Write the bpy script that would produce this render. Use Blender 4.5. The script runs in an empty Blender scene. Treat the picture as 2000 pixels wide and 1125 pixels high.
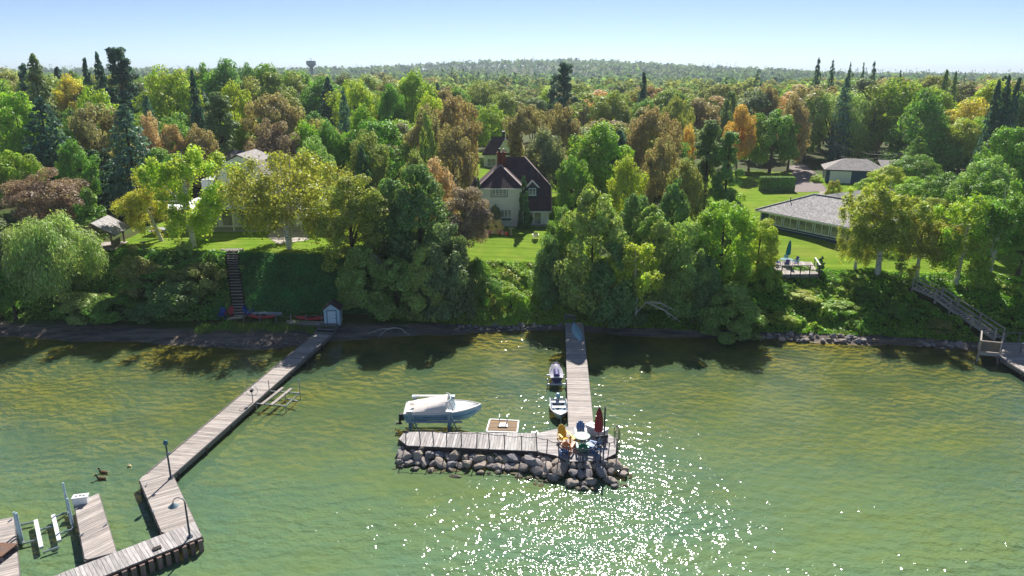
import bpy, bmesh, math, random
import numpy as np
from mathutils import Vector, Matrix
R = math.radians
random.seed(7)
rng = np.random.default_rng(7)
scene = bpy.context.scene
col = scene.collection

# ------------------------------------------------------------------ camera, sky, sun, exposure
CAM_Z, PITCH, FPX = 25.0, R(16.6), 1400.0      # metres above the lake, downward tilt, focal length in photo pixels (2000 wide)
cam_d = bpy.data.cameras.new('camera'); cam = bpy.data.objects.new('camera', cam_d); col.objects.link(cam)
cam.location = (0, 0, CAM_Z); cam.rotation_euler = (math.pi/2 - PITCH, 0, 0)
cam_d.sensor_width = 36; cam_d.lens = 36*FPX/2000; cam_d.clip_start = 0.5; cam_d.clip_end = 12000
scene.camera = cam
SUN_EL, SUN_AZ = R(42), R(8)                  # azimuth: to the right of straight ahead (+Y)
world = bpy.data.worlds.new('World'); scene.world = world; world.use_nodes = True
wn = world.node_tree; wn.nodes.clear()
w_out = wn.nodes.new('ShaderNodeOutputWorld'); w_bg = wn.nodes.new('ShaderNodeBackground'); w_sky = wn.nodes.new('ShaderNodeTexSky')
w_sky.sky_type = 'NISHITA'; w_sky.sun_disc = False; w_sky.sun_elevation = SUN_EL; w_sky.sun_rotation = SUN_AZ
w_sky.altitude = 100; w_sky.air_density = 0.45; w_sky.dust_density = 0.1; w_sky.ozone_density = 1.3
w_bg.inputs['Strength'].default_value = 0.05
wn.links.new(w_sky.outputs[0], w_bg.inputs[0]); wn.links.new(w_bg.outputs[0], w_out.inputs[0])
sun_d = bpy.data.lights.new('sun', 'SUN'); sun_d.energy = 3.1; sun_d.angle = R(0.53); sun_d.color = (1.0, 0.955, 0.88)
sun = bpy.data.objects.new('sun', sun_d); col.objects.link(sun)
_sd = Vector((math.sin(SUN_AZ)*math.cos(SUN_EL), math.cos(SUN_AZ)*math.cos(SUN_EL), math.sin(SUN_EL)))
sun.rotation_euler = _sd.to_track_quat('Z', 'Y').to_euler(); sun.location = (0, 0, 200)
vs = scene.view_settings; vs.view_transform = 'Standard'; vs.look = 'None'; vs.gamma = 1.0; vs.use_curve_mapping = False
vs.exposure = 1.28
cy = scene.cycles
cy.use_denoising = True; cy.max_bounces = 8; cy.diffuse_bounces = 6; cy.glossy_bounces = 2; cy.transmission_bounces = 3
cy.transparent_max_bounces = 6; cy.volume_bounces = 0; cy.sample_clamp_indirect = 4.0; cy.caustics_reflective = False; cy.caustics_refractive = False

# ------------------------------------------------------------------ helpers
def at(u, v, z=None, Y=None):
    """World point seen at photo pixel (u, v), at height z or at distance Y."""
    a, b = (u-1000)/FPX, (v-562.5)/FPX
    d = (a, math.cos(PITCH)-b*math.sin(PITCH), -math.sin(PITCH)-b*math.cos(PITCH))
    t = (z-CAM_Z)/d[2] if Y is None else Y/d[1]
    return Vector((d[0]*t, d[1]*t, CAM_Z+d[2]*t))
def ppm(p):
    """Photo pixels per metre at a point."""
    return FPX/(p[1]*math.cos(PITCH)+(CAM_Z-p[2])*math.sin(PITCH))
def ground_at(u, v, z=5.0):
    """Where the sight line through (u, v) meets the land."""
    for _ in range(12): p = at(u, v, z=z); z = .5*z+.5*hz(p.x, p.y)
    p = at(u, v, z=z); return Vector((p.x, p.y, hz(p.x, p.y)))
def lin(r, g, b):
    f = lambda c: (c/255/12.92 if c/255 <= 0.04045 else ((c/255+0.055)/1.055)**2.4)
    return (f(r), f(g), f(b))
def smooth(a, b, x):
    t = np.clip((np.asarray(x, float)-a)/(b-a), 0, 1); return t*t*(3-2*t)

def tag(o, label=None, cat=None, group=None, kind=None):
    if label: o['label'] = label
    if cat: o['category'] = cat
    if group: o['group'] = group
    if kind: o['kind'] = kind
    return o
def empty(name, loc, rz=0, label=None, cat=None, group=None):
    o = bpy.data.objects.new(name, None); col.objects.link(o); o.location = loc; o.rotation_euler = (0, 0, rz)
    o.empty_display_size = 0.2
    return tag(o, label, cat, group)
def link(name, mesh, parent=None, loc=None, rot=None, scale=None, color=None):
    o = bpy.data.objects.new(name, mesh); col.objects.link(o); o.parent = parent
    if loc is not None: o.location = loc
    if rot is not None: o.rotation_euler = rot
    if scale is not None: o.scale = scale
    if color is not None: o.color = (*color[:3], 1)
    return o
def copy_tree(o, parent=None):
    c = o.copy(); col.objects.link(c); c.parent = parent
    for ch in list(o.children): copy_tree(ch, c)
    return c

class MB:
    """Collects boxes, bars, tubes and polygons; build() links them as one mesh object."""
    def __init__(self): self.v = []; self.f = []
    def add(self, vs, fs):
        n = len(self.v); self.v += [tuple(p) for p in vs]; self.f += [tuple(i+n for i in q) for q in fs]; return self
    def box(self, c, s, rz=0, rx=0, ry=0):
        M = Matrix.Rotation(rz, 3, 'Z') @ Matrix.Rotation(ry, 3, 'Y') @ Matrix.Rotation(rx, 3, 'X')
        vs = [Vector(c)+M @ Vector((x*s[0]/2, y*s[1]/2, z*s[2]/2)) for x in (-1, 1) for y in (-1, 1) for z in (-1, 1)]
        return self.add(vs, [(0,1,3,2), (4,6,7,5), (0,4,5,1), (2,3,7,6), (0,2,6,4), (1,5,7,3)])
    def bar(self, p, q, w, h=None, up=(0, 0, 1)):
        p, q = Vector(p), Vector(q); h = h or w; d = (q-p).normalized(); up = Vector(up)
        if abs(d.dot(up)) > 0.98: up = Vector((1, 0, 0))
        s = d.cross(up).normalized(); u = s.cross(d)
        vs = [e+s*x*w/2+u*y*h/2 for e in (p, q) for x, y in ((-1,-1), (1,-1), (1,1), (-1,1))]
        return self.add(vs, [(3,2,1,0), (4,5,6,7), (0,1,5,4), (1,2,6,5), (2,3,7,6), (3,0,4,7)])
    def tube(self, pts, rad, n=8, caps=True):
        pts = [Vector(p) for p in pts]
        if not hasattr(rad, '__len__'): rad = [rad]*len(pts)
        vs, fs = [], []
        for i, p in enumerate(pts):
            d = (pts[min(i+1, len(pts)-1)]-pts[max(i-1, 0)]).normalized()
            a = Vector((0, 0, 1)) if abs(d.z) < 0.9 else Vector((1, 0, 0))
            s = d.cross(a).normalized(); t = s.cross(d)
            for k in range(n):
                an = 2*math.pi*k/n; vs.append(p+(s*math.cos(an)+t*math.sin(an))*rad[i])
        for i in range(len(pts)-1):
            for k in range(n):
                fs.append((i*n+k, i*n+(k+1) % n, (i+1)*n+(k+1) % n, (i+1)*n+k))
        if caps: fs += [tuple(range(n-1, -1, -1)), tuple(range((len(pts)-1)*n, len(pts)*n))]
        return self.add(vs, fs)
    def lathe(self, prof, n=16, c=(0, 0, 0)):
        vs = [(c[0]+r*math.cos(2*math.pi*k/n), c[1]+r*math.sin(2*math.pi*k/n), c[2]+z) for r, z in prof for k in range(n)]
        fs = [(i*n+k, i*n+(k+1) % n, (i+1)*n+(k+1) % n, (i+1)*n+k) for i in range(len(prof)-1) for k in range(n)]
        fs += [tuple(range(n-1, -1, -1)), tuple(range((len(prof)-1)*n, len(prof)*n))]
        return self.add(vs, fs)
    def prism(self, poly, z0, z1):
        n = len(poly)
        vs = [(p[0], p[1], z0) for p in poly]+[(p[0], p[1], z1) for p in poly]
        return self.add(vs, [tuple(range(n-1, -1, -1)), tuple(range(n, 2*n))]+[(k, (k+1) % n, n+(k+1) % n, n+k) for k in range(n)])
    def slab(self, pts, t):
        """A planar polygon given thickness t against its normal."""
        pts = [Vector(p) for p in pts]; nrm = (pts[1]-pts[0]).cross(pts[2]-pts[1]).normalized(); n = len(pts)
        vs = pts+[p-nrm*t for p in pts]
        return self.add(vs, [tuple(range(n)), tuple(range(2*n-1, n-1, -1))]+[(k, n+k, n+(k+1) % n, (k+1) % n) for k in range(n)])
    def loft(self, rings, close=True, caps=True):
        n = len(rings[0]); vs = [p for r in rings for p in r]; fs = []
        for i in range(len(rings)-1):
            for k in range(n if close else n-1):
                fs.append((i*n+k, i*n+(k+1) % n, (i+1)*n+(k+1) % n, (i+1)*n+k))
        if caps: fs += [tuple(range(n-1, -1, -1)), tuple(range((len(rings)-1)*n, len(rings)*n))]
        return self.add(vs, fs)
    def mesh(self, name, mat, smooth=False, bevel=0):
        m = bpy.data.meshes.new(name); m.from_pydata(self.v, [], self.f); m.update()
        bm = bmesh.new(); bm.from_mesh(m); bmesh.ops.recalc_face_normals(bm, faces=bm.faces)
        if bevel: bmesh.ops.bevel(bm, geom=list(bm.edges), offset=bevel, segments=1, affect='EDGES')
        bm.to_mesh(m); bm.free()
        if smooth:
            m.polygons.foreach_set('use_smooth', [True]*len(m.polygons)); m.set_sharp_from_angle(angle=R(38))
        if mat: m.materials.append(mat)
        return m
    def build(self, name, mat, parent=None, smooth=False, bevel=0, **k):
        return link(name, self.mesh(name, mat, smooth, bevel), parent, **k)

# ------------------------------------------------------------------ materials
class NT:
    def __init__(self, name):
        self.m = bpy.data.materials.new(name); self.m.use_nodes = True; self.t = self.m.node_tree; self.t.nodes.clear()
        self.out = self.n('OutputMaterial')
    def n(self, typ, **kw):
        nd = self.t.nodes.new('ShaderNode'+typ)
        for k, v in kw.items():
            if isinstance(k, str) and hasattr(nd, k): setattr(nd, k, v)
        return nd
    def set(self, sock, v):
        if isinstance(v, bpy.types.NodeSocket): self.t.links.new(v, sock)
        elif v is not None:
            if hasattr(v, '__len__') and len(v) == 3 and sock.type == 'RGBA': v = (*v, 1)
            sock.default_value = v
    def noise(self, vec, scale, detail=3, rough=0.55, dist=0.0):
        nd = self.n('TexNoise'); self.set(nd.inputs['Vector'], vec); nd.inputs['Scale'].default_value = scale
        nd.inputs['Detail'].default_value = detail; nd.inputs['Roughness'].default_value = rough; nd.inputs['Distortion'].default_value = dist
        return nd.outputs['Fac']
    def mapping(self, vec, scale=(1, 1, 1), rot=(0, 0, 0)):
        nd = self.n('Mapping'); self.set(nd.inputs['Vector'], vec); nd.inputs['Scale'].default_value = scale; nd.inputs['Rotation'].default_value = rot
        return nd.outputs[0]
    def math(self, op, a, b=None, clamp=False):
        nd = self.n('Math'); nd.operation = op; nd.use_clamp = clamp; self.set(nd.inputs[0], a)
        if b is not None: self.set(nd.inputs[1], b)
        return nd.outputs[0]
    def ramp(self, fac, a, b, lo=0.0, hi=1.0):
        nd = self.n('MapRange'); self.set(nd.inputs[0], fac); nd.inputs[1].default_value = a; nd.inputs[2].default_value = b
        nd.inputs[3].default_value = lo; nd.inputs[4].default_value = hi; nd.clamp = True
        return nd.outputs[0]
    def mix(self, fac, a, b, mode='MIX'):
        nd = self.n('Mix'); nd.data_type = 'RGBA'; nd.blend_type = mode
        self.set(nd.inputs[0], fac); self.set(nd.inputs[6], a); self.set(nd.inputs[7], b)
        return nd.outputs[2]
    def hsv(self, colr, h=0.5, s=1.0, v=1.0):
        nd = self.n('HueSaturation'); self.set(nd.inputs['Hue'], h); self.set(nd.inputs['Saturation'], s); self.set(nd.inputs['Value'], v); self.set(nd.inputs['Color'], colr)
        return nd.outputs[0]
    def bump(self, h, dist=0.02, strength=1.0, normal=None):
        nd = self.n('Bump'); self.set(nd.inputs['Height'], h); nd.inputs['Distance'].default_value = dist; nd.inputs['Strength'].default_value = strength
        if normal: self.set(nd.inputs['Normal'], normal)
        return nd.outputs[0]
    def surf(self, colr, rough=0.7, normal=None, spec=0.3, metal=0.0, **kw):
        p = self.n('BsdfPrincipled'); self.set(p.inputs['Base Color'], colr); self.set(p.inputs['Roughness'], rough)
        p.inputs['Specular IOR Level'].default_value = spec; self.set(p.inputs['Metallic'], metal)
        if normal: self.set(p.inputs['Normal'], normal)
        for k, v in kw.items(): self.set(p.inputs[k.replace('_', ' ')], v)
        self.t.links.new(p.outputs[0], self.out.inputs[0]); return self.m
    def pos(self): return self.n('NewGeometry').outputs['Position']
    def obj(self): return self.n('TexCoord').outputs['Object']
    def rand(self): return self.n('ObjectInfo').outputs['Random']

_pm = {}
def paint(name, colr, rough=0.5, spec=0.35, var=0.12, scale=3.0, metal=0.0, bump=0.0):
    """Plain painted or moulded surface with a little uneven wear."""
    if name in _pm: return _pm[name]
    t = NT(name); n = t.noise(t.obj(), scale, 4, 0.6)
    c = t.hsv(colr, 0.5, 1.0, t.ramp(n, 0.25, 0.75, 1-var, 1+var))
    nm = t.bump(t.noise(t.obj(), scale*8, 3), bump) if bump else None
    _pm[name] = t.surf(c, rough, nm, spec, metal); return _pm[name]
def wood(name, c1, c2, axis=0, rough=0.8, scale=1.0):
    """Weathered boards: grain along one local axis, each board its own tone."""
    if name in _pm: return _pm[name]
    t = NT(name); o = t.obj(); sc = [22*scale]*3; sc[axis] = 1.2*scale
    r = t.rand(); off = t.n('VectorMath'); off.operation = 'ADD'; t.set(off.inputs[0], o)
    comb = t.n('CombineXYZ'); s7 = t.math('MULTIPLY', r, 37.0); t.set(comb.inputs[0], s7); t.set(comb.inputs[1], s7); t.set(comb.inputs[2], s7)
    t.t.links.new(comb.outputs[0], off.inputs[1])
    g = t.noise(t.mapping(off.outputs[0], tuple(sc)), 1.0, 4, 0.65)
    bl = t.noise(off.outputs[0], 1.3*scale, 3, 0.6)
    c = t.mix(t.ramp(g, 0.3, 0.7), c1, c2)
    c = t.hsv(c, 0.5, t.ramp(bl, 0.3, 0.7, 0.7, 1.25), t.math('MULTIPLY', t.ramp(r, 0, 1, 0.74, 1.2), t.ramp(bl, 0.25, 0.75, 0.8, 1.15)))
    _pm[name] = t.surf(c, rough, t.bump(g, 0.006), 0.2); return _pm[name]

def leaf_material(name, trans=0.42, hue=0.02, val=0.30):
    """Foliage: the object's own colour, each leaf a little different, light passing through the leaves."""
    t = NT(name); oi = t.n('ObjectInfo'); gi = t.n('NewGeometry').outputs['Random Per Island']
    n = t.noise(t.obj(), 0.55, 2, 0.5)
    h = t.math('ADD', t.ramp(gi, 0, 1, 0.5-hue, 0.5+hue), t.ramp(n, 0.3, 0.7, -hue*0.7, hue*0.7))
    v = t.math('MULTIPLY', t.ramp(t.math('FRACT', t.math('MULTIPLY', gi, 17.3)), 0, 1, 1-val, 1+val), t.ramp(n, 0.3, 0.7, 0.82, 1.2))
    c = t.hsv(oi.outputs['Color'], h, t.ramp(gi, 0, 1, 0.94, 1.14), v)
    d = t.n('BsdfDiffuse'); t.set(d.inputs[0], c)
    tr = t.n('BsdfTranslucent'); t.set(tr.inputs[0], t.mix(1.0, c, (trans*1.12, trans*1.12, trans*.7), 'MULTIPLY'))
    m = t.n('AddShader'); t.t.links.new(d.outputs[0], m.inputs[0]); t.t.links.new(tr.outputs[0], m.inputs[1])
    g = t.n('BsdfGlossy'); g.inputs['Roughness'].default_value = 0.45; g.inputs[0].default_value = (0.6, 0.65, 0.6, 1)
    m2 = t.n('MixShader'); m2.inputs[0].default_value = 0.05
    t.t.links.new(m.outputs[0], m2.inputs[1]); t.t.links.new(g.outputs[0], m2.inputs[2])
    t.t.links.new(m2.outputs[0], t.out.inputs[0]); return t.m
LEAF = leaf_material('broadleaf_foliage', 0.9)
NEEDLE = leaf_material('needle_foliage', 0.85, 0.018, 0.32)
# ------------------------------------------------------------------ the land: bluff, shore, far hill
_K = np.array([  # X, waterline Y, foot of bluff Y, foot z, brow Y, brow z
 [-400, 72, 75, .8, 83, 6], [-90, 69, 72, .8, 80, 6], [-50, 67, 70, .8, 79, 6], [-35, 65, 69, .9, 77.5, 6], [-28, 64, 69.5, 1.0, 76.5, 6],
 [-22, 63.8, 70.6, 1.2, 76, 6], [-16, 66, 70.6, 1.2, 76.5, 6], [-11, 67, 69.5, .9, 77, 5.8], [-4, 68.3, 69.3, .35, 79.0, 4.5],
 [5, 68.8, 69.7, .35, 79.5, 4.25], [10, 67.8, 68.8, .35, 79, 4.2], [20, 66.5, 67.7, .4, 78, 4.0], [30, 65.5, 66.8, .4, 77.8, 3.9],
 [38, 64.5, 65.8, .4, 77, 3.9], [46, 62.5, 64.2, .4, 75.5, 3.9], [55, 60.5, 62.8, .4, 74, 4.0], [90, 57, 60, .5, 69, 4.5], [400, 55, 58, .5, 67, 4.5]])
def knot(i, x): return np.interp(x, _K[:, 0], _K[:, i])
def wob(x, y, s, seed=0.0):
    return (np.sin(x/s+seed)*np.cos(y/s*1.13+seed*2)+0.6*np.sin(x/s*2.1+1.7+seed)*np.cos(y/s*1.9+0.4)+0.35*np.sin(x/s*4.3+seed*3)*np.sin(y/s*3.7+2.1))/1.6
def height(x, y):
    x = np.asarray(x, float); y = np.asarray(y, float)
    ys = knot(1, x)+0.5*wob(x, x*0, 3.1, .3); yb, zb, yt, zt = knot(2, x), knot(3, x), knot(4, x), knot(5, x)
    d = ys-y
    bed = -(0.7*(1-np.exp(-np.maximum(d, 0)/11))+1.5*smooth(14, 48, d))+0.12*wob(x, y, 2.7)*smooth(0, 3, d)
    beach = zb*np.clip((y-ys)/(yb-ys), 0, 1)**0.9+0.04*wob(x, y, 0.9)*smooth(0, 1, y-ys)
    t = np.clip((y-yb)/(yt-yb), 0, 1); prof = t*0.8+smooth(0, 1, t)*0.2
    z = beach+(zt-zb)*prof+0.25*wob(x, y, 2.3, 1)*np.sin(np.pi*t)
    inl = np.maximum(y-yt, 0)
    z = z+0.75*smooth(0, 12, inl)*smooth(-12, -5, x)*(1-smooth(60, 90, x))
    z = z+0.022*np.minimum(inl, 40)+0.012*np.clip(inl-40, 0, 300)*0.5+0.08*wob(x, y, 6, 2)*smooth(0, 6, inl)
    z = z+0.9*wob(x, y, 90, 3)*smooth(60, 200, inl)
    hill = 34*np.exp(-((x-110)/470)**2)*smooth(800, 1900, y)+10*np.exp(-((x+900)/500)**2)*smooth(500, 1500, y)+6*smooth(800, 2500, y)
    return np.where(d > 0, bed, z)+hill
def hz(x, y): return float(height(x, y))

def grid_mesh(name, xs, ys, zf, mat, mask=None, attr=None):
    X, Y = np.meshgrid(xs, ys); nx, ny = len(xs), len(ys)
    V = np.stack([X, Y, zf(X, Y)], -1).reshape(-1, 3)
    i = np.arange(nx*ny).reshape(ny, nx); F = np.stack([i[:-1, :-1], i[:-1, 1:], i[1:, 1:], i[1:, :-1]], -1).reshape(-1, 4)
    if mask is not None:
        cx = V[F].mean(1); F = F[mask(cx[:, 0], cx[:, 1])]
    m = quads(name, V, F, mat, True)
    if attr is not None:
        a = m.attributes.new(attr[0], 'FLOAT', 'POINT'); a.data.foreach_set('value', attr[1](V[:, 0], V[:, 1]).astype(np.float32))
    return m
def quads(name, V, F, mat, smooth_=False):
    k = F.shape[1]; m = bpy.data.meshes.new(name); m.vertices.add(len(V)); m.vertices.foreach_set('co', np.ascontiguousarray(V, dtype=np.float32).ravel())
    m.loops.add(F.size); m.loops.foreach_set('vertex_index', F.astype(np.int32).ravel())
    m.polygons.add(len(F)); m.polygons.foreach_set('loop_start', (np.arange(len(F))*k).astype(np.int32))
    m.update(calc_edges=True)
    if smooth_: m.polygons.foreach_set('use_smooth', np.ones(len(F), bool))
    if mat: m.materials.append(mat)
    return m

# ground: lake bed sand and weed below the waterline, damp beach, leaf litter and rough grass above
t = NT('ground_soil'); P = t.pos(); sep = t.n('SeparateXYZ'); t.set(sep.inputs[0], P); Z = sep.outputs[2]
n1 = t.noise(P, 0.22, 4, 0.6); n2 = t.noise(P, 2.0, 4, 0.65); n3 = t.noise(t.mapping(P, (0.35, 1.6, 1)), 1.0, 3, 0.6)
bed = t.mix(t.ramp(n1, 0.42, 0.62), lin(208, 178, 84), lin(112, 104, 44)); bed = t.mix(t.ramp(n2, 0.45, 0.7, 0, 0.6), bed, lin(150, 132, 70))
sand = t.mix(t.ramp(n3, 0.35, 0.65), lin(138, 126, 116), lin(88, 82, 80)); sand = t.mix(t.ramp(n2, 0.55, 0.7, 0, 0.7), sand, lin(150, 132, 112))
litter = t.mix(t.ramp(n2, 0.35, 0.65), lin(64, 70, 30), lin(82, 84, 40)); litter = t.mix(t.ramp(n1, 0.45, 0.6), litter, lin(70, 92, 32))
c = t.mix(t.ramp(Z, -0.03, 0.03), bed, sand); c = t.mix(t.ramp(t.math('ADD', Z, t.ramp(n1, 0, 1, -0.25, 0.25)), 0.55, 0.75), c, litter)
GROUND = t.surf(c, 0.9, t.bump(n2, 0.06), 0.15)
gx = np.concatenate([-np.geomspace(5000, 78, 26), np.arange(-76, 76.1, 0.9), np.geomspace(78, 5000, 26)])
gy = np.concatenate([[-400, -150, -60, -20], np.arange(0, 56, 2.5), np.arange(56, 84, 0.5), np.arange(84, 130, 2.0), np.geomspace(132, 6500, 60)])
tag(link('ground', grid_mesh('ground', gx, gy, height, GROUND)), kind='structure')

# lawns: mown sheets draped a few millimetres over the ground
t = NT('mown_grass'); P = t.pos(); n1 = t.noise(P, 0.5, 3); n2 = t.noise(P, 9, 4, 0.7)
st = t.noise(t.mapping(P, (0.05, 1.5, 1), (0, 0, R(7))), 1.0, 2, 0.4)
c = t.mix(t.ramp(n1, 0.35, 0.65), lin(116, 150, 36), lin(138, 164, 46)); c = t.mix(t.ramp(st, 0.42, 0.58, 0, 0.6), c, lin(98, 134, 32)); dry = t.noise(P, 0.16, 5, 0.65); c = t.mix(t.ramp(dry, 0.5, 0.72, 0, 0.55), c, lin(160, 160, 74)); c = t.hsv(c, 0.5, 0.94, t.ramp(n2, 0.3, 0.7, 0.72, 1.22))
p = t.n('BsdfDiffuse'); t.set(p.inputs[0], c); t.set(p.inputs['Normal'], t.bump(n2, 0.05))
q = t.n('BsdfTranslucent'); t.set(q.inputs[0], c)
mx = t.n('MixShader'); mx.inputs[0].default_value = 0.0
t.t.links.new(p.outputs[0], t.out.inputs[0]); GRASS = t.m
def in_poly(px, py, poly):
    r = np.zeros(np.shape(px), bool); j = len(poly)-1
    for i in range(len(poly)):
        xi, yi = poly[i][:2]; xj, yj = poly[j][:2]
        r ^= ((yi > py) != (yj > py)) & (px < (xj-xi)*(py-yi)/(yj-yi+1e-12)+xi); j = i
    return r
def drape(name, poly, dz, mat, step=0.5):
    xs = np.arange(min(p[0] for p in poly)-step, max(p[0] for p in poly)+step, step); ys = np.arange(min(p[1] for p in poly)-step, max(p[1] for p in poly)+step, step)
    m = grid_mesh(name, xs, ys, lambda x, y: height(x, y)+dz, mat, lambda x, y: in_poly(x, y, poly))
    return tag(link(name, m), kind='structure')
LAWN = [
 [(-46, 79), (-40, 77.5), (-28, 76.3), (-14, 76.2), (-11, 79), (-10, 96), (-20, 97), (-46, 95)],
 [(-7, 79.5), (-3, 79), (2, 79.2), (7, 79.2), (9, 81), (12, 96), (8, 120), (-8, 118), (-9, 95)],
 [(-8, 119), (9, 121), (9, 175), (-10, 175)],
 [(20, 78.6), (28, 77.9), (36, 77.2), (48, 75.4), (58, 74.2), (64, 100), (66, 140), (50, 150), (34, 150), (26, 125), (24, 95)],
 [(66, 100), (76, 98), (92, 130), (92, 160), (67, 150)]]
for k, poly in enumerate(LAWN): drape('lawn', poly, 0.03+0.004*k, GRASS, 0.6)

# lake: rippled surface, clear over the shallows and murky green where it deepens
t = NT('lake_water'); P = t.pos()
dep = t.n('Attribute'); dep.attribute_name = 'depth'; D = dep.outputs['Fac']
m1 = t.mapping(P, (0.42, 0.95, 1), (0, 0, R(-14))); m2 = t.mapping(P, (1.15, 1.5, 1), (0, 0, R(18)))
w1 = t.noise(m1, 0.6, 1, 0.5, 0.5); w2 = t.noise(m2, 1.25, 0, 0.5, 0.3); w3 = t.noise(t.mapping(P, (2.3, 2.6, 1), (0, 0, R(-6))), 2.1, 0, 0.5, 0.2)
gust = t.noise(t.mapping(P, (1, 1.6, 1)), 0.045, 3, 0.5)
h = t.math('ADD', t.math('MULTIPLY', w1, 0.17), t.math('ADD', t.math('MULTIPLY', w2, 0.135), t.math('MULTIPLY', w3, 0.046)))
h = t.math('MULTIPLY', h, t.math('MULTIPLY', t.ramp(gust, 0.38, 0.62, 0.5, 1.2), t.ramp(D, 0.6, 1.7, 0.45, 1.0)))
nrm = t.bump(h, 1.0)
n1 = t.noise(t.mapping(P, (0.6, 1.2, 1), (0, 0, R(-10))), 0.06, 5, 0.65); n2 = t.noise(t.mapping(P, (0.5, 1.3, 1), (0, 0, R(-12))), 0.8, 3, 0.6)
mk = t.mix(t.ramp(n1, 0.4, 0.6), lin(106, 140, 108), lin(124, 146, 86)); mk = t.mix(t.ramp(n2, 0.35, 0.7, 0, 0.4), mk, lin(100, 138, 108))
dif = t.n('BsdfDiffuse'); t.set(dif.inputs[0], mk); t.set(dif.inputs['Normal'], nrm)
tra = t.n('BsdfTransparent'); tra.inputs[0].default_value = (0.86, 0.88, 0.52, 1)
clear = t.math('MULTIPLY', t.math('POWER', 2.718, t.math('MULTIPLY', D, -1.0)), 0.92)
b1 = t.n('MixShader'); t.set(b1.inputs[0], clear); t.t.links.new(dif.outputs[0], b1.inputs[1]); t.t.links.new(tra.outputs[0], b1.inputs[2])
gl = t.n('BsdfGlossy'); gl.inputs['Roughness'].default_value = 0.08; t.set(gl.inputs['Normal'], nrm)
fr = t.n('Fresnel'); fr.inputs[0].default_value = 1.333; t.set(fr.inputs['Normal'], nrm)
b2 = t.n('MixShader'); t.set(b2.inputs[0], fr.outputs[0]); t.t.links.new(b1.outputs[0], b2.inputs[1]); t.t.links.new(gl.outputs[0], b2.inputs[2])
t.t.links.new(b2.outputs[0], t.out.inputs[0]); WATER = t.m
lx = np.concatenate([[-900, -400, -200], np.arange(-110, 110.1, 1.5), [200, 400, 900]]); ly = np.concatenate([[-500, -200, -80, -30], np.arange(0, 78, 1.2)])
lm = grid_mesh('lake', lx, ly, lambda x, y: np.zeros_like(x), WATER, None, ('depth', lambda x, y: np.maximum(-height(x, y), 0)))
tag(link('lake', lm), kind='structure')
# ------------------------------------------------------------------ foliage prototypes
def unit(a): return a/np.maximum(np.linalg.norm(a, axis=-1, keepdims=True), 1e-9)
def sph(n): return unit(rng.normal(size=(n, 3)))
def cards(C, N, size, asp=0.6, tdir=None, tj=0.4):
    """Leaf-shaped quads at C facing N; tdir makes their long axis hang that way."""
    n = len(C); size = np.broadcast_to(np.asarray(size, float), (n,))[:, None]
    T = rng.normal(size=(n, 3)) if tdir is None else np.asarray(tdir, float)+rng.normal(size=(n, 3))*tj
    N = unit(N); T = unit(T-N*(T*N).sum(1, keepdims=True)); B = np.cross(N, T)
    V = np.stack([C+T*size, C+B*size*asp, C-T*size, C-B*size*asp], 1).reshape(-1, 3)
    return V
def card_mesh(name, V, mat): return quads(name, V, np.arange(len(V)).reshape(-1, 4), mat)
def clump_leaves(cc, rr, ctr, n, leaf, flat=0.8, up=0.45, jit=0.5, asp=0.6, droop=None, shell=0.55):
    """n leaves over clumps (centres cc, radii rr) round the crown centre ctr."""
    w = rr**2; k = rng.choice(len(cc), n, p=w/w.sum()); d = sph(n)
    pos = cc[k]+d*rr[k][:, None]*rng.uniform(shell, 1, (n, 1))**0.7*np.array([1, 1, flat])
    nr = d*0.7+unit(pos-ctr)*0.45+np.array([0, 0, up])+rng.normal(size=(n, 3))*jit
    return cards(pos, nr, leaf*rng.uniform(0.65, 1.3, n), asp, droop, 0.5)
def ell_clumps(K, R_, c0, cz, rlo, rhi, lo=0.5, hi=0.95, zmin=-0.75):
    d = sph(K*4); d = d[d[:, 2] > zmin][:K]; K = len(d)
    lump = 1+0.14*np.sin(d[:, 0]*5+c0*3)*np.cos(d[:, 1]*4+1)+0.1*np.sin(d[:, 2]*6)
    p = d*np.array([R_, R_, cz])*(rng.uniform(lo, hi, K)**0.6*lump)[:, None]+np.array([0, 0, c0])
    return p, rng.uniform(rlo, rhi, K)*R_
def trunk_mesh(name, H, r, mat, tips=(), bend=0.3, fork=0.45, n=6):
    mb = MB(); bx, by = rng.uniform(-bend, bend, 2)
    line = [Vector((bx*math.sin(q*2), by*math.sin(q*2.3), q*H)) for q in (0, .15, .35, .6, .85, 1)]
    mb.tube(line, [r*1.35, r, r*.85, r*.6, r*.32, r*.1], n)
    for tp in tips:
        q = rng.uniform(fork*0.6, 0.8); q = min(q, max(0.12, tp[2]/H*0.8)); i = q*5
        a = line[0].lerp(line[-1], q); a = Vector((bx*math.sin(q*2), by*math.sin(q*2.3), q*H)); b = Vector(tp)
        mid = a.lerp(b, 0.5)+Vector((0, 0, 0.12*(b-a).length)); rr = r*0.42*(1-q*0.6)
        mb.tube([a, mid, b], [rr, rr*.6, rr*.15], 5, False)
    return mb.mesh(name, mat, True)
BARK = paint('rough_bark', lin(92, 80, 68), 0.9, 0.1, 0.35, 5, bump=0.03)
GREYBARK = paint('grey_bark', lin(128, 120, 110), 0.9, 0.1, 0.3, 5, bump=0.02)
t = NT('birch_bark'); o = t.obj(); k = t.noise(t.mapping(o, (3, 3, 9)), 1.0, 3, 0.6)
BIRCHBARK = t.surf(t.mix(t.ramp(k, 0.54, 0.66), lin(214, 208, 198), lin(70, 64, 60)), 0.7, None, 0.2)

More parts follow.
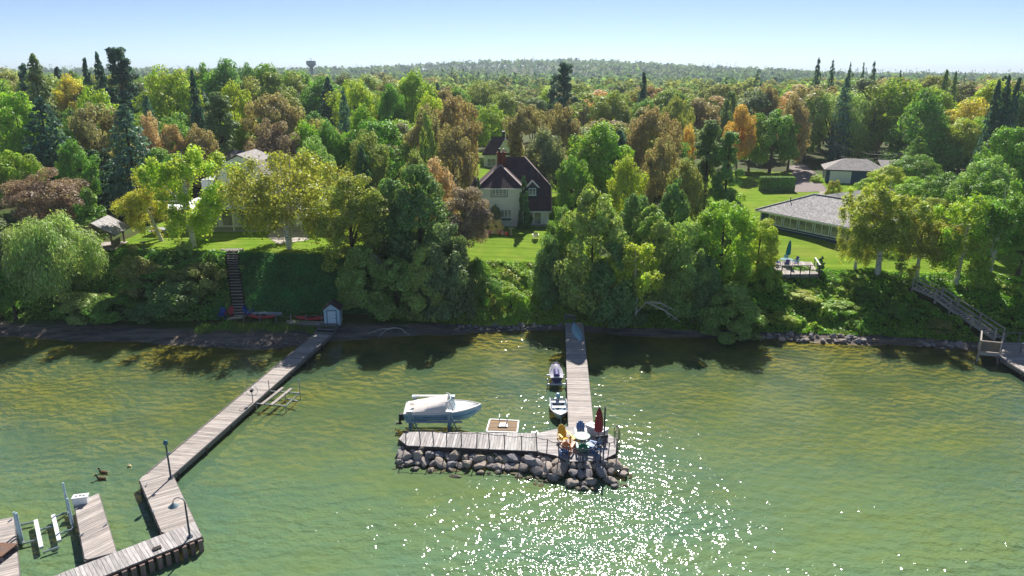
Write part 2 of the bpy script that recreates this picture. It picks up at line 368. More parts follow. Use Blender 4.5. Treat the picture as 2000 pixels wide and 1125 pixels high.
PROTO = {}
def proto(kind, crown, trunk, H, R_): PROTO.setdefault(kind, []).append((crown, trunk, H, R_))
def make_broad(kind, H, R_, base, K, n, leaf, bark=BARK, flat=.8, rl=(.22, .36), tips=7, up=.45, mat=LEAF, hi=.95, jit=.5, tr=.03):
    c0 = base+(H-base)*0.48; cz = (H-base)*0.52
    cc, rr = ell_clumps(K, R_*0.92, c0, cz, *rl, hi=hi); ctr = np.array([0, 0, c0-cz*0.3])
    V = clump_leaves(cc, rr, ctr, n, leaf, flat, up, jit); top = V[:, 2].max(); V[:, 2] *= H/top
    proto(kind, card_mesh('crown', V, mat), trunk_mesh('trunk', H*.82, H*tr/1.3, bark, cc[rng.permutation(len(cc))[:tips]]), H, R_)
def make_conifer(kind, H, R_, base, step, nb, per, leaf, droop=.25, power=.85, asp=.5, mat=NEEDLE, thin=0.0):
    Cs, Ns, Ts, Ss = [], [], [], []; z = base
    while z < H*0.985:
        q = (z-base)/(H-base); L0 = R_*(1-q)**power*(0.8 if q < .06 else 1)
        for b in range(max(3, int(nb*(1-0.5*q)))):
            if rng.random() < thin: continue
            L = L0*rng.uniform(.65, 1.12)+.12; an = rng.uniform(0, 2*math.pi); dz = rng.uniform(-.5, .5)*step
            m = max(3, int(per*(0.35+0.65*L/R_))); s = rng.uniform(0.12, 1, m)**0.75
            side = rng.normal(size=m)*0.22*L*np.sin(np.pi*np.clip(s, .1, .95)); hgt = -droop*L*s**1.6+0.10*L*s**4
            dx, dy = math.cos(an), math.sin(an)
            Cs.append(np.stack([dx*s*L-dy*side, dy*s*L+dx*side, z+dz+hgt+rng.normal(size=m)*.05*step], 1))
            hang = (rng.random(m) < .6); Ns.append(np.stack([dx*np.where(hang, 1.0, .4)+rng.normal(size=m)*.5, dy*np.where(hang, 1.0, .4)+rng.normal(size=m)*.5, np.where(hang, .35, .85)], 1))
            Ts.append(np.stack([dx*np.where(hang, .35, 1.), dy*np.where(hang, .35, 1.), np.where(hang, -1., -droop*1.4)], 1)); Ss.append(np.full(m, leaf)*rng.uniform(.6, 1.25, m))
        z += step*rng.uniform(.8, 1.2)*(1-0.35*q)
    Cs.append(np.array([[0, 0, H-leaf*.6]]*6)); Ns.append(sph(6)*[1, 1, .2]); Ts.append(np.tile([0, 0, 1.], (6, 1))); Ss.append(np.full(6, leaf*.7))
    V = cards(np.concatenate(Cs), np.concatenate(Ns), np.concatenate(Ss), asp, np.concatenate(Ts), .35)
    proto(kind, card_mesh('crown', V, mat), trunk_mesh('trunk', H*.97, H*.016, BARK, (), .1), H, R_)
def make_cedar(kind, H, R_, n, leaf, K=60, power=.62, mat=NEEDLE, belly=.18):
    q = rng.random(K)**1.15*.96; an = rng.uniform(0, 2*math.pi, K)
    prof = lambda q: np.where(q < belly, .78+.22*q/belly, (1-((q-belly)/(1-belly))**1.5))**power
    lob = 1+.13*np.sin(an*3+q*5)+.1*np.sin(an*5-q*9)
    rad = R_*prof(q)*rng.uniform(.62, .92, K)*lob
    cc = np.stack([np.cos(an)*rad, np.sin(an)*rad, q*H], 1); rr = rng.uniform(.2, .34, K)*R_*(0.35+.65*prof(q))
    w = rr**2; k = rng.choice(K, n, p=w/w.sum()); d = sph(n)
    pos = cc[k]+d*rr[k][:, None]*rng.uniform(.5, 1, (n, 1))**.6*np.array([1, 1, 1.55])
    out = unit(pos*[1, 1, 0]); nr = d*[.6, .6, .3]+out*.55+np.array([0, 0, .3])+rng.normal(size=(n, 3))*.45
    V = cards(pos, nr, leaf*rng.uniform(.6, 1.3, n), .5, np.array([0, 0, 1.])+out*.4, .35)
    V[:, 2] = np.maximum(V[:, 2], .02); V[:, 2] *= H/V[:, 2].max()
    proto(kind, card_mesh('crown', V, mat), trunk_mesh('trunk', H*.62, H*.014, BARK, (), .1), H, R_)
def make_pine(kind, H, R_, base, K, n, leaf):
    q = rng.random(K)**.8; an = rng.uniform(0, 2*math.pi, K); rad = R_*(1-q*.75)*rng.uniform(.25, .95, K)
    cc = np.stack([np.cos(an)*rad, np.sin(an)*rad, base+(H-base)*(.06+.9*q)], 1); rr = R_*rng.uniform(.16, .32, K)*(1-.4*q)
    V = clump_leaves(cc, rr, np.array([0, 0, H*.5]), n, leaf, .62, .7, .5, .4); V[:, 2] *= H/V[:, 2].max()
    proto(kind, card_mesh('crown', V, NEEDLE), trunk_mesh('trunk', H*.95, H*.018, BARK, cc[:12], .15, .3), H, R_)
def make_willow(kind, H, R_, K, n, leaf, base=.2):
    cc, rr = ell_clumps(K, R_*.9, H*.5, H*.46, .18, .40, lo=.5, hi=1.1, zmin=-.5); cc[:, 2] = np.maximum(cc[:, 2], H*base)
    k = rng.choice(len(cc), n, p=rr**2/(rr**2).sum()); d = sph(n); pos = cc[k]+d*rr[k][:, None]*rng.uniform(.6, 1, (n, 1))*[1, 1, .85]
    pos[:, 2] -= rng.random(n)**2*H*.16; ctr = np.array([0, 0, H*.35])
    V = cards(pos, d*.6+unit(pos-ctr)*.5+[0, 0, .35]+rng.normal(size=(n, 3))*.4, leaf*rng.uniform(.6, 1.4, n), .32, np.array([0, 0, -1.])+unit(pos*[1, 1, 0])*.5, .4)
    V[:, 2] = np.maximum(V[:, 2], .05); V[:, 2] *= H/V[:, 2].max()
    proto(kind, card_mesh('crown', V, LEAF), trunk_mesh('trunk', H*.7, H*.035, BARK, cc[:10], .3, .3), H, R_)
def make_birch(kind, H, R_, base, K, n, leaf, stems=1):
    c0 = base+(H-base)*.5; cc, rr = ell_clumps(K, R_*.95, c0, (H-base)*.5, .12, .25, lo=.25, hi=1.0, zmin=-.9)
    k = rng.choice(len(cc), n, p=rr**2/(rr**2).sum()); d = sph(n); pos = cc[k]+d*rr[k][:, None]*rng.uniform(.15, 1.1, (n, 1))*[1, 1, .75]
    pos[:, 2] -= rng.random(n)**3*1.3
    V = cards(pos, d*.6+[0, 0, .5]+rng.normal(size=(n, 3))*.6, leaf*rng.uniform(.6, 1.4, n), .62, np.array([0, 0, -.6]), .6); V[:, 2] *= H/V[:, 2].max()
    mb = MB(); tips = cc[rng.permutation(len(cc))]
    for s in range(stems):
        an = s*2.4+.5; off = .9 if stems > 1 else .0
        line = [Vector((math.cos(an)*off*q*H*.16+math.sin(q*3+s)*.18, math.sin(an)*off*q*H*.10, q*H*.93)) for q in np.linspace(0, 1, 8)]
        r0 = H*(.021 if stems == 1 else .016); mb.tube(line, [r0*(1.25-1.15*i/7) for i in range(8)], 7)
        for tp in tips[s::stems][:9]:
            i = int(rng.integers(2, 6)); a = line[i]; b = Vector(tp); mid = a.lerp(b, .5)+Vector((0, 0, .1*(b-a).length)); rr_ = r0*(.6-.07*i)
            mb.tube([a, mid, b], [rr_, rr_*.6, rr_*.2], 5, False)
    proto(kind, card_mesh('crown', V, LEAF), mb.mesh('trunk', BIRCHBARK, True), H, R_)

for i in range(4): make_broad('broad_near', 12, 4.6, 1.6+.4*i, 80, 25000, .14, rl=(.2, .34), tips=9)
for i in range(2): make_broad('bushy', 12, 4.0, .1, 120, 27000, .138, rl=(.16, .28), tips=10, hi=1.0, jit=.6)
for i in range(5): make_broad('broad', 11, 4.6, 1.2+.3*i, 52+6*i, 13500, .19, rl=(.2, .36))
for i in range(2): make_broad('dome', 10, 5, .8, 100, 17000, .165, rl=(.14, .24), hi=1.0)
for i in range(3): make_broad('tall', 13, 3.2, 3.0, 38, 7500, .18, GREYBARK, rl=(.26, .42), tr=.02)
for i in range(2): make_broad('thin', 14, 2.6, 5.0, 22, 1700, .20, GREYBARK, rl=(.26, .42), tips=10, tr=.02)
for i in range(3): make_broad('shrub', 3.0, 2.2, -.2, 40, 10500, .10, rl=(.22, .36), tips=4)
for i in range(2): make_conifer('spruce_near', 14, 3.6, .8, .36, 13, 17, .24, power=.62)
for i in range(3): make_conifer('spruce', 16, 3.6, 1.0, .46, 12, 13, .38, thin=.05, power=.66)
for i in range(2): make_conifer('fir_spire', 16, 2.8, 2.0, .62, 10, 10, .40, droop=.3, thin=.1, power=.66)
for i in range(4): make_cedar('cedar_near', 11, 2.7, 22000, .148, 95)
for i in range(2): make_cedar('cedar', 10, 2.4, 11000, .2, 60)
for i in range(1): make_cedar('column', 6, .85, 9000, .10, 70, .6, belly=.1)
for i in range(1): make_cedar('cone', 14, 4.6, 15000, .26, 120, .8, LEAF, belly=.1)
for i in range(3): make_pine('pine', 16, 4.2, 2.0, 75, 11000, .25)
for i in range(2): make_willow('willow', 10, 5.4, 42, 29000, .2)
for i in range(2): make_birch('birch', 11, 3.8, 1.4, 58, 17000, .125)
make_birch('birch_multi', 10.5, 6.4, 2.2, 84, 22000, .14, 4)
make_birch('birch_shore', 9, 3.4, 3.2, 32, 13000, .12, 2)

OBJNAME = dict(bushy='broadleaf_tree', broad_near='broadleaf_tree', broad='broadleaf_tree', dome='broadleaf_tree', tall='broadleaf_tree', thin='slender_tree', shrub='shrub', spruce_near='spruce_tree',
               spruce='spruce_tree', fir_spire='spruce_tree', cedar_near='cedar_tree', cedar='cedar_tree', column='columnar_cedar', cone='beech_tree', pine='pine_tree', willow='willow_tree',
               birch='birch_tree', birch_multi='birch_tree', birch_shore='birch_tree')
PAL = dict(green=lin(104, 134, 62), bright=lin(128, 150, 60), lime=lin(146, 158, 66), yellow=lin(164, 156, 72), dark=lin(104, 130, 78), deep=lin(72, 102, 68), cedar=lin(134, 150, 84),
           spruce=lin(66, 94, 82), bluespruce=lin(80, 108, 96), olive=lin(128, 134, 76), brown=lin(134, 126, 92), copper=lin(130, 115, 100), orange=lin(172, 146, 84), willow=lin(134, 152, 92),
           rust=lin(142, 126, 94), tan=lin(164, 148, 120), pine=lin(108, 124, 84), birch=lin(142, 146, 72), grey=lin(116, 124, 94))
_use = {}
def tree(kind, u, vt, Y, w, colr, label, group=None, lean=0.0, base=None, jit=0.08):
    """A tree whose tip is seen at (u, vt) when it stands Y metres off; w is its width in photo pixels."""
    top = at(u, vt, Y=Y); x = top.x if base is None else base; zb = hz(x, Y)-.12; H = max(top.z-zb, 1.0)
    p = PROTO[kind]; i = _use.get(kind, 0); _use[kind] = i+1; crown, trunk, h0, r0 = p[i % len(p)]
    sw = w/ppm((x, Y, zb+H*.5))/2/r0; sh = H/h0
    nm = OBJNAME[kind]; cat = 'shrub' if kind == 'shrub' else 'tree'
    o = empty(nm, (x, Y, zb), 0, label, cat, group)
    rz = rng.uniform(0, 6.28) if lean == 0 else 0
    c = PAL[colr] if isinstance(colr, str) else colr; f = 1+rng.uniform(-jit, jit); c = (c[0]*f*(1+rng.uniform(-jit, jit)), c[1]*f, c[2]*f)
    o.rotation_euler = (0, lean, rz); o.scale = (sw, sw, sh)
    link('trunk', trunk, o); link('crown', crown, o, color=c)
    return o
TREES = [
 # --- along the shore and the brow of the bluff
 ('willow', 88, 408, 71.5, 165, 'willow', 'big grey-green willow on the bank left of the pavilion'),
 ('broad_near', -25, 425, 73, 120, 'grey', 'grey-green tree cut by the left edge beside the big willow'),
 ('broad_near', 10, 520, 69.8, 95, 'green', 'low green tree at the far left waterline under the willow'),
 ('birch', 252, 335, 82.5, 105, 'yellow', 'leaning white birch with yellowing leaves right of the pavilion', dict(lean=-.34, base=at(318, 482, Y=82.5).x)),
 ('birch', 352, 280, 80, 165, 'lime', 'yellow-green birch on the left lawn before the white house'),
 ('birch_multi', 548, 288, 79, 250, 'birch', 'wide multi-stemmed birch right of the hillside stair'),
 ('bushy', 680, 338, 75, 145, 'birch', 'tall ragged tree above the shed roof'),
 ('cedar_near', 705, 478, 71.5, 105, 'cedar', 'cedar half hiding the blue-white shed'),
 ('cedar_near', 772, 500, 70.6, 112, 'cedar', 'shore cedar between the shed cedar and the pale-tipped cedar'),
 ('cedar_near', 868, 430, 71, 118, 'pine', 'pale-tipped cedar leaning out at the waterline left of the middle lawn'),
 ('cedar_near', 815, 318, 76.5, 140, 'dark', 'tallest dark cedar left of the copper tree'),
 ('cedar_near', 760, 345, 78, 105, 'dark', 'dark cedar between the ragged tree and the tallest cedar'),
 ('broad_near', 905, 362, 78, 108, 'copper', 'purple-brown copper tree at the left edge of the middle lawn'),
 ('dome', 850, 303, 84, 105, 'tan', 'pale brown flowering crown behind the tallest dark cedar'),
 ('cedar_near', 1162, 358, 73, 150, 'cedar', 'big olive cedar beside the middle dock, right of the lawn'),
 ('cedar_near', 1098, 400, 77, 80, 'green', 'dark green cedar at the right corner of the middle lawn'),
 ('cedar_near', 1205, 470, 70, 120, 'dark', 'low dark cedar hanging over the water right of the canoe'),
 ('cedar_near', 1245, 375, 78, 95, 'dark', 'dark upright cedar second right of the middle dock'),
 ('cedar_near', 1298, 425, 72, 105, 'cedar', 'shore cedar just right of the bright leaning birch'),
 ('cedar_near', 1345, 428, 71, 110, 'cedar', 'cedar left of the tall yellow-green tree by the water'),
 ('cedar', 1322, 345, 84, 70, 'dark', 'slim dark cedar rising behind the shore cedars'),
 ('birch_shore', 1250, 472, 69, 130, 'lime', 'bright yellow-green birch with pale bare limbs over the water'),
 ('bushy', 1425, 378, 73, 125, 'bright', 'tall yellow-green tree left of the blue house'),
 ('bushy', 1488, 425, 76, 82, 'lime', 'smaller yellow-green tree overhanging the table deck'),
 ('cedar_near', 1432, 555, 67.2, 118, 'cedar', 'round cedar bush drooping into the lake'),
 ('cedar_near', 1385, 500, 69.5, 80, 'dark', 'dark cedar behind the round drooping cedar bush'),
 ('birch', 1745, 335, 76, 165, 'birch', 'broad birch in front of the blue house end wall'),
 ('birch', 1690, 380, 77.5, 90, 'birch', 'thin drooping birch before the blue house corner'),
 ('birch', 1815, 395, 75, 120, 'birch', 'birch at the head of the right stairway'),
 ('birch', 1900, 370, 73.5, 135, 'bright', 'birch with a white trunk right of the stairway'),
 ('birch', 1968, 345, 73.5, 140, 'green', 'full green birch near the right edge above the stairs'),
 ('broad_near', 2020, 380, 75, 120, 'green', 'green tree cut by the right edge'),
 ('cedar_near', 1275, 398, 75, 100, 'cedar', 'cedar directly above the bright shore birch'),
 ('cedar_near', 1075, 455, 73.8, 75, 'dark', 'dark cedar on the slope left of the middle dock head'),
 ('cedar_near', 830, 480, 70.4, 90, 'cedar', 'shore cedar squeezed left of the pale-tipped cedar'),
 # --- second row, around the houses
 ('broad_near', 85, 325, 87, 145, 'copper', 'dark copper-leaved tree behind the grey-green willow'),
 ('cedar', 165, 365, 84, 70, 'green', 'young green tree between copper tree and pavilion roof'),
 ('cedar', 180, 288, 106, 105, 'deep', 'dark spreading evergreen behind the pavilion'),
 ('spruce_near', 240, 203, 99, 145, 'bluespruce', 'big blue-green spruce behind the pavilion'),
 ('spruce_near', 75, 187, 104, 140, 'spruce', 'broad dark spruce standing behind the copper tree at left'),
 ('dome', 190, 197, 112, 120, 'brown', 'brown-topped chestnut left of the big blue-green spruce'),
 ('dome', 285, 215, 110, 60, 'tan', 'small tan tree on the right flank of the blue-green spruce'),
 ('spruce_near', 283, 186, 114, 75, 'bluespruce', 'narrow blue spruce just right of the big one'),
 ('broad', 20, 175, 112, 110, 'bright', 'fresh green maple at the left edge below the skyline'),
 ('broad', 25, 290, 95, 100, 'bright', 'fresh green tree at the left edge above the copper tree'),
 ('broad', 140, 268, 99, 75, 'green', 'mid green tree between dark spruce and dark evergreen at left'),
 ('broad', 180, 165, 128, 90, 'bright', 'bright green maple under the tallest left conifers'),
 ('broad', 310, 285, 100, 90, 'green', 'green tree right of the blue-green spruce foot'),
 ('broad', 332, 240, 108, 55, 'rust', 'small rust-coloured tree left of the white house roof'),
 ('broad', 385, 240, 108, 65, 'brown', 'small russet tree behind the birches at left'),
 ('pine', 228, 90, 152, 112, 'spruce', 'tallest dark pine breaking the skyline at left'),
 ('spruce', 188, 103, 155, 55, 'spruce', 'thin dark conifer immediately left of the tallest pine'),
 ('spruce', 164, 112, 158, 45, 'spruce', 'second thin conifer left of the tallest pine'),
 ('spruce', 62, 104, 148, 92, 'pine', 'green-flanked conifer on the skyline at far left'),
 ('pine', 40, 122, 158, 50, 'spruce', 'ragged small pine touching the skyline at far left'),
 ('broad', 130, 142, 165, 80, 'yellow', 'yellow-green tree left of the thin skyline conifers'),
 ('broad', 322, 124, 145, 115, 'lime', 'yellow-lime maple right of the tallest pine'),
 ('spruce', 374, 138, 122, 55, 'spruce', 'dark narrow spruce in front of the yellow-lime maple'),
 ('pine', 422, 178, 116, 110, 'pine', 'wide layered pine behind the white house'),
 ('broad', 450, 153, 132, 75, 'lime', 'lime-green tree behind the layered pine'),
 ('broad', 440, 112, 172, 90, 'dark', 'dark broad crown on the skyline over the lime tree'),
 ('broad', 395, 120, 176, 75, 'green', 'green skyline tree right of the yellow-lime maple'),
 ('dome', 522, 178, 124, 115, 'brown', 'brown-green chestnut above the copper dome'),
 ('dome', 530, 228, 104, 112, 'copper', 'copper-brown domed tree above the wide birch'),
 ('broad', 592, 232, 108, 75, 'bright', 'yellow-green tree right of the copper dome'),
 ('broad', 612, 262, 96, 80, 'willow', 'pale green tree below the yellow-green one, right of the copper dome'),
 ('broad', 640, 228, 110, 70, 'green', 'green tree left of the small blue spruce'),
 ('broad', 520, 122, 190, 95, 'green', 'rounded green skyline tree left of the water tower'),
 ('broad', 485, 120, 195, 60, 'dark', 'dark skyline tree two left of the water tower'),
 ('spruce_near', 669, 172, 136, 48, 'bluespruce', 'small blue spruce in front of the yellow dome tree'),
 ('dome', 690, 153, 150, 78, 'lime', 'yellow dome-shaped tree right of the water tower'),
 ('broad', 706, 200, 116, 72, 'bright', 'bright lime tree below the yellow dome tree'),
 ('broad', 715, 250, 101, 80, 'olive', 'olive tree below the bright lime tree'),
 ('cedar', 704, 280, 97, 48, 'deep', 'dark narrow cedar below the bright lime tree'),
 ('broad', 802, 132, 160, 98, 'bright', 'tall bright green tree touching the skyline right of the yellow dome'),
 ('broad', 762, 160, 150, 62, 'green', 'green tree on the left shoulder of the tall bright one'),
 ('broad', 838, 176, 142, 60, 'lime', 'lime crown peeping over the chestnuts'),
 ('dome', 832, 200, 112, 92, 'brown', 'left chestnut of the brown group behind the tall cedar'),
 ('dome', 895, 182, 118, 92, 'rust', 'highest rusty chestnut left of the rear cottage'),
 ('dome', 880, 238, 104, 95, 'brown', 'lower brown chestnut just left of the main house roof'),
 ('cedar', 832, 212, 102, 42, 'cedar', 'narrow cedar in front of the left brown chestnut'),
 ('broad', 812, 290, 90, 75, 'olive', 'olive tree between the tall cedar and the chestnuts'),
 ('broad', 958, 203, 166, 70, 'bright', 'bright green tree above the rear cottage'),
 ('willow', 948, 150, 205, 100, 'olive', 'olive billowing tree below the far hill left of centre'),
 ('dome', 1040, 200, 122, 105, 'brown', 'brown-olive tree right of the rear cottage'),
 ('dome', 1098, 198, 118, 100, 'brown', 'large russet tree behind the main house roof ridge'),
 ('broad', 1065, 245, 106, 85, 'grey', 'greyish tree standing right behind the main house'),
 ('pine', 1104, 120, 178, 80, 'spruce', 'dark pine rising over the centre of the far hill'),
 ('pine', 1082, 142, 190, 45, 'spruce', 'smaller pine left of the dark central pine'),
 ('spruce', 1258, 140, 182, 44, 'spruce', 'dark twin-tipped spruce right of the central pine'),
 ('broad', 1175, 236, 106, 140, 'bright', 'wide yellow-green tree right of the main house'),
 ('broad', 1120, 300, 96, 70, 'green', 'low green tree at the right corner of the main house'),
 ('broad', 1228, 300, 92, 75, 'lime', 'lime tree in front of the russet chestnut right of the house'),
 ('dome', 1285, 203, 118, 110, 'rust', 'russet chestnut crown right of the wide yellow-green tree'),
 ('dome', 1300, 262, 104, 80, 'brown', 'brown tree below the russet chestnut'),
 ('broad', 1346, 238, 128, 34, 'orange', 'little orange tree beside the russet chestnut'),
 ('pine', 1388, 232, 97, 100, 'pine', 'tall dark pine left of the clipped hedge'),
 ('pine', 1428, 255, 94, 90, 'dark', 'second dark pine next to the clipped hedge'),
 ('broad', 1345, 305, 90, 78, 'olive', 'olive tree under the tall dark pine'),
 ('broad', 1450, 202, 142, 66, 'orange', 'orange autumn tree in the woods right of centre'),
 ('dome', 1325, 183, 152, 62, 'olive', 'olive round tree above the little orange one'),
 ('broad', 1515, 212, 146, 100, 'green', 'green tree left of the driveway'),
 ('broad', 1470, 245, 150, 70, 'bright', 'bright green tree behind the two dark pines'),
 ('dome', 1555, 178, 150, 80, 'rust', 'russet tree below the skyline spruces at right'),
 ('dome', 1500, 162, 175, 60, 'brown', 'brown crown left of the skyline spruces'),
 ('willow', 1640, 168, 168, 155, 'willow', 'large grey-green willow behind the garage'),
 ('spruce_near', 1655, 150, 160, 58, 'bluespruce', 'narrow dark spruce in front of the large grey-green willow'),
 ('fir_spire', 1600, 111, 200, 34, 'spruce', 'tallest of the skyline spruces at right'),
 ('fir_spire', 1628, 116, 205, 30, 'spruce', 'second skyline spruce from the left of its row'),
 ('fir_spire', 1662, 119, 200, 24, 'spruce', 'third skyline spruce from the left of its row'),
 ('fir_spire', 1688, 121, 198, 20, 'spruce', 'slimmest skyline spruce in the right-hand row'),
 ('fir_spire', 1709, 118, 196, 30, 'spruce', 'last skyline spruce before the big cone-shaped beech'),
 ('fir_spire', 1760, 136, 190, 24, 'spruce', 'short spruce over the domed tree left of the beech'),
 ('cone', 1812, 168, 154, 135, 'green', 'huge cone-shaped beech behind the power pole'),
 ('dome', 1705, 190, 178, 70, 'rust', 'russet crown between the willow and the big beech'),
 ('dome', 1756, 166, 180, 66, 'olive', 'neat domed tree left of the big beech'),
 ('spruce_near', 1797, 265, 144, 75, 'green', 'young spruce at the foot of the big beech'),
 ('spruce', 1952, 155, 136, 52, 'spruce', 'dark spruce third from the right edge'),
 ('spruce', 1972, 148, 134, 44, 'spruce', 'dark spruce second from the right edge'),
 ('spruce', 1992, 150, 132, 46, 'spruce', 'dark spruce cut by the right edge'),
 ('broad', 1905, 188, 165, 95, 'yellow', 'yellow-olive tree left of the three dark spruces'),
 ('broad', 1890, 228, 150, 95, 'lime', 'yellow-green tree right of the big beech'),
 ('broad', 1990, 245, 100, 130, 'green', 'broad green tree at right edge below the dark spruces'),
 ('broad', 1935, 300, 92, 100, 'willow', 'pale green rounded tree at right behind the birches'),
 ('broad', 1870, 290, 150, 70, 'green', 'green tree in the garden right of the beech'),
 ('spruce', 1850, 135, 185, 40, 'pine', 'green spruce on the skyline right of the beech'),
 ('spruce', 1868, 140, 183, 34, 'pine', 'second green spruce right of the beech top'),
 ('broad', 1792, 345, 106, 78, 'bright', 'yellow-green garden tree right of the power pole foot'),
 ('broad', 1852, 335, 100, 85, 'green', 'green garden tree between the power line and the right birches'),
 ('birch', 1712, 352, 90, 85, 'lime', 'lime birch standing behind the blue house roof'),
 ('broad', 1832, 385, 88, 80, 'birch', 'low olive tree behind the birch at the stair head'),
 ('broad', 1925, 335, 86, 105, 'green', 'full green tree behind the white-trunked right birches'),
 ('broad', 1738, 322, 120, 72, 'lime', 'lime garden tree in front of the low outbuilding'),
 ('broad', 1792, 300, 128, 88, 'green', 'green tree hiding the right end of the low outbuilding'),
 ('broad', 1700, 345, 110, 55, 'bright', 'small yellow-green tree between garage and blue house roof'),
 # --- clipped and garden plants
 ('column', 1024, 341, 93.2, 25, 'deep', 'tall clipped column cedar at the front right of the main house'),
 ('column', 934, 345, 93.6, 15, 'deep', 'slimmer column cedar at the left corner of the main house'),
 ('column', 1105, 335, 99, 13, 'deep', 'small column cedar right of the main house'),
 ('column', 1113, 338, 99.4, 11, 'deep', 'smallest column cedar right of the main house'),
 ('shrub', 967, 398, 93.3, 24, 'grey', 'grey-green bush under the upstairs window of the main house'),
 ('shrub', 968, 427, 91, 33, lin(196, 190, 150), 'white-flowering hydrangea beside the main house flower bed'),
 ('shrub', 1691, 302, 152, 33, 'green', 'clipped round bush behind the garage'),
 ('shrub', 1596, 342, 133, 26, 'lime', 'yellow-green bush at the garage corner'),
 ('column', 1605, 500, 76.4, 19, 'deep', 'small egg-shaped clipped cedar beside the table deck'),
 ('shrub', 1630, 350, 116, 30, 'birch', 'loose bush below the garage roof'),
 ('shrub', 260, 478, 78, 22, 'olive', 'small pale bush between pavilion and birdbath'),
 ('shrub', 360, 470, 77.6, 34, 'willow', 'whitish bush at the foot of the lawn birch'),
 # --- bushes covering the left bank
 ('shrub', 262, 500, 72.2, 90, 'olive', 'yellowing bush below the pavilion deck'),
 ('shrub', 290, 515, 73.5, 130, 'green', 'wide green bush on the bank left of the stair'),
 ('shrub', 384, 512, 72.5, 100, 'olive', 'olive bush on the bank just left of the stair'),
 ('shrub', 340, 545, 70.8, 110, 'dark', 'dark bush low on the left bank'),
 ('shrub', 225, 575, 70, 110, 'green', 'green bush on the shore right of the willow'),
 ('shrub', 290, 585, 69.8, 90, 'dark', 'dark bush at the beach edge under the bank'),
 ('shrub', 160, 570, 69.8, 100, 'willow', 'grey-green bush under the willow at the beach'),
 ('shrub', 1092, 500, 72.5, 80, 'dark', 'dark bush at the head of the middle dock'),
 ('shrub', 930, 500, 73.5, 50, 'green', 'green bush left of the middle ivy slope'),
 ('shrub', 1500, 515, 74, 60, 'bright', 'bright green bush at the left front of the table deck'),
 ('shrub', 1570, 575, 72, 70, 'lime', 'yellow-green tuft on the creeper slope below the table deck'),
 ('shrub', 1640, 590, 70.5, 80, 'bright', 'bright tuft of creeper midway along the right slope'),
 ('shrub', 1690, 560, 72.5, 60, 'green', 'green bump of creeper under the broad birch'),
 ('shrub', 1530, 610, 68.5, 60, 'lime', 'small sunlit bush low on the slope right of the round cedar'),
 ('shrub', 1760, 600, 69.5, 70, 'green', 'green bush on the slope left of the right stairway'),
 ('shrub', 1840, 625, 66.5, 55, 'olive', 'olive tuft under the right stairway'),
 ('shrub', 1000, 560, 72, 60, 'bright', 'bright mound in the middle ivy slope'),
 ('shrub', 955, 540, 73, 55, 'green', 'green mound left in the middle ivy slope'),
 ('shrub', 1915, 520, 73, 60, 'bright', 'sunlit bush behind the right stair'),
]
for r in TREES:
    kw = r[7] if len(r) > 7 else {}
    tree(*r[:7], **kw)
# ------------------------------------------------------------------ woodland belt behind the houses: single trees
KEEP = [[(-11, 95), (12, 95), (12, 178), (-12, 178)], [(24, 95), (60, 80), (74, 100), (98, 135), (84, 162), (46, 168), (30, 132)], [(-46, 80), (-10, 80), (-10, 100), (-46, 100)]]
bases = np.array([(o.location.x, o.location.y) for o in col.objects if o.get('category') == 'tree'])
_hand = [o for o in col.objects if o.get('category') == 'tree']; used = set()
names = [o['label'].split() for o in _hand]
FILL = [('broad', 'green', 'green leafy tree'), ('broad', 'olive', 'olive-green leafy tree'), ('broad', 'brown', 'brownish leafy tree'), ('dome', 'rust', 'russet domed tree'),
        ('tall', 'olive', 'slim olive tree'), ('tall', 'grey', 'slim grey-green tree'), ('thin', 'tan', 'sparse tree with bare grey stem'), ('thin', 'olive', 'sparse olive tree with grey stem'),
        ('broad', 'bright', 'fresh yellow-green tree'), ('spruce', 'spruce', 'dark spruce'), ('cedar', 'dark', 'dark green cedar'), ('broad', 'lime', 'lime-yellow tree')]
nfill = 0
STOP = ('the', 'of', 'left', 'right', 'behind', 'a', 'in', 'on', 'just', 'with', 'two', 'its', 'and', 'from', 'between', 'under', 'over', 'at', 'big', 'far', 'to', 'below', 'above', 'before', 'main', 'second', 'immediately', 'blue-green', 'tall', 'near', 'three', 'dark', 'rear', 'front')
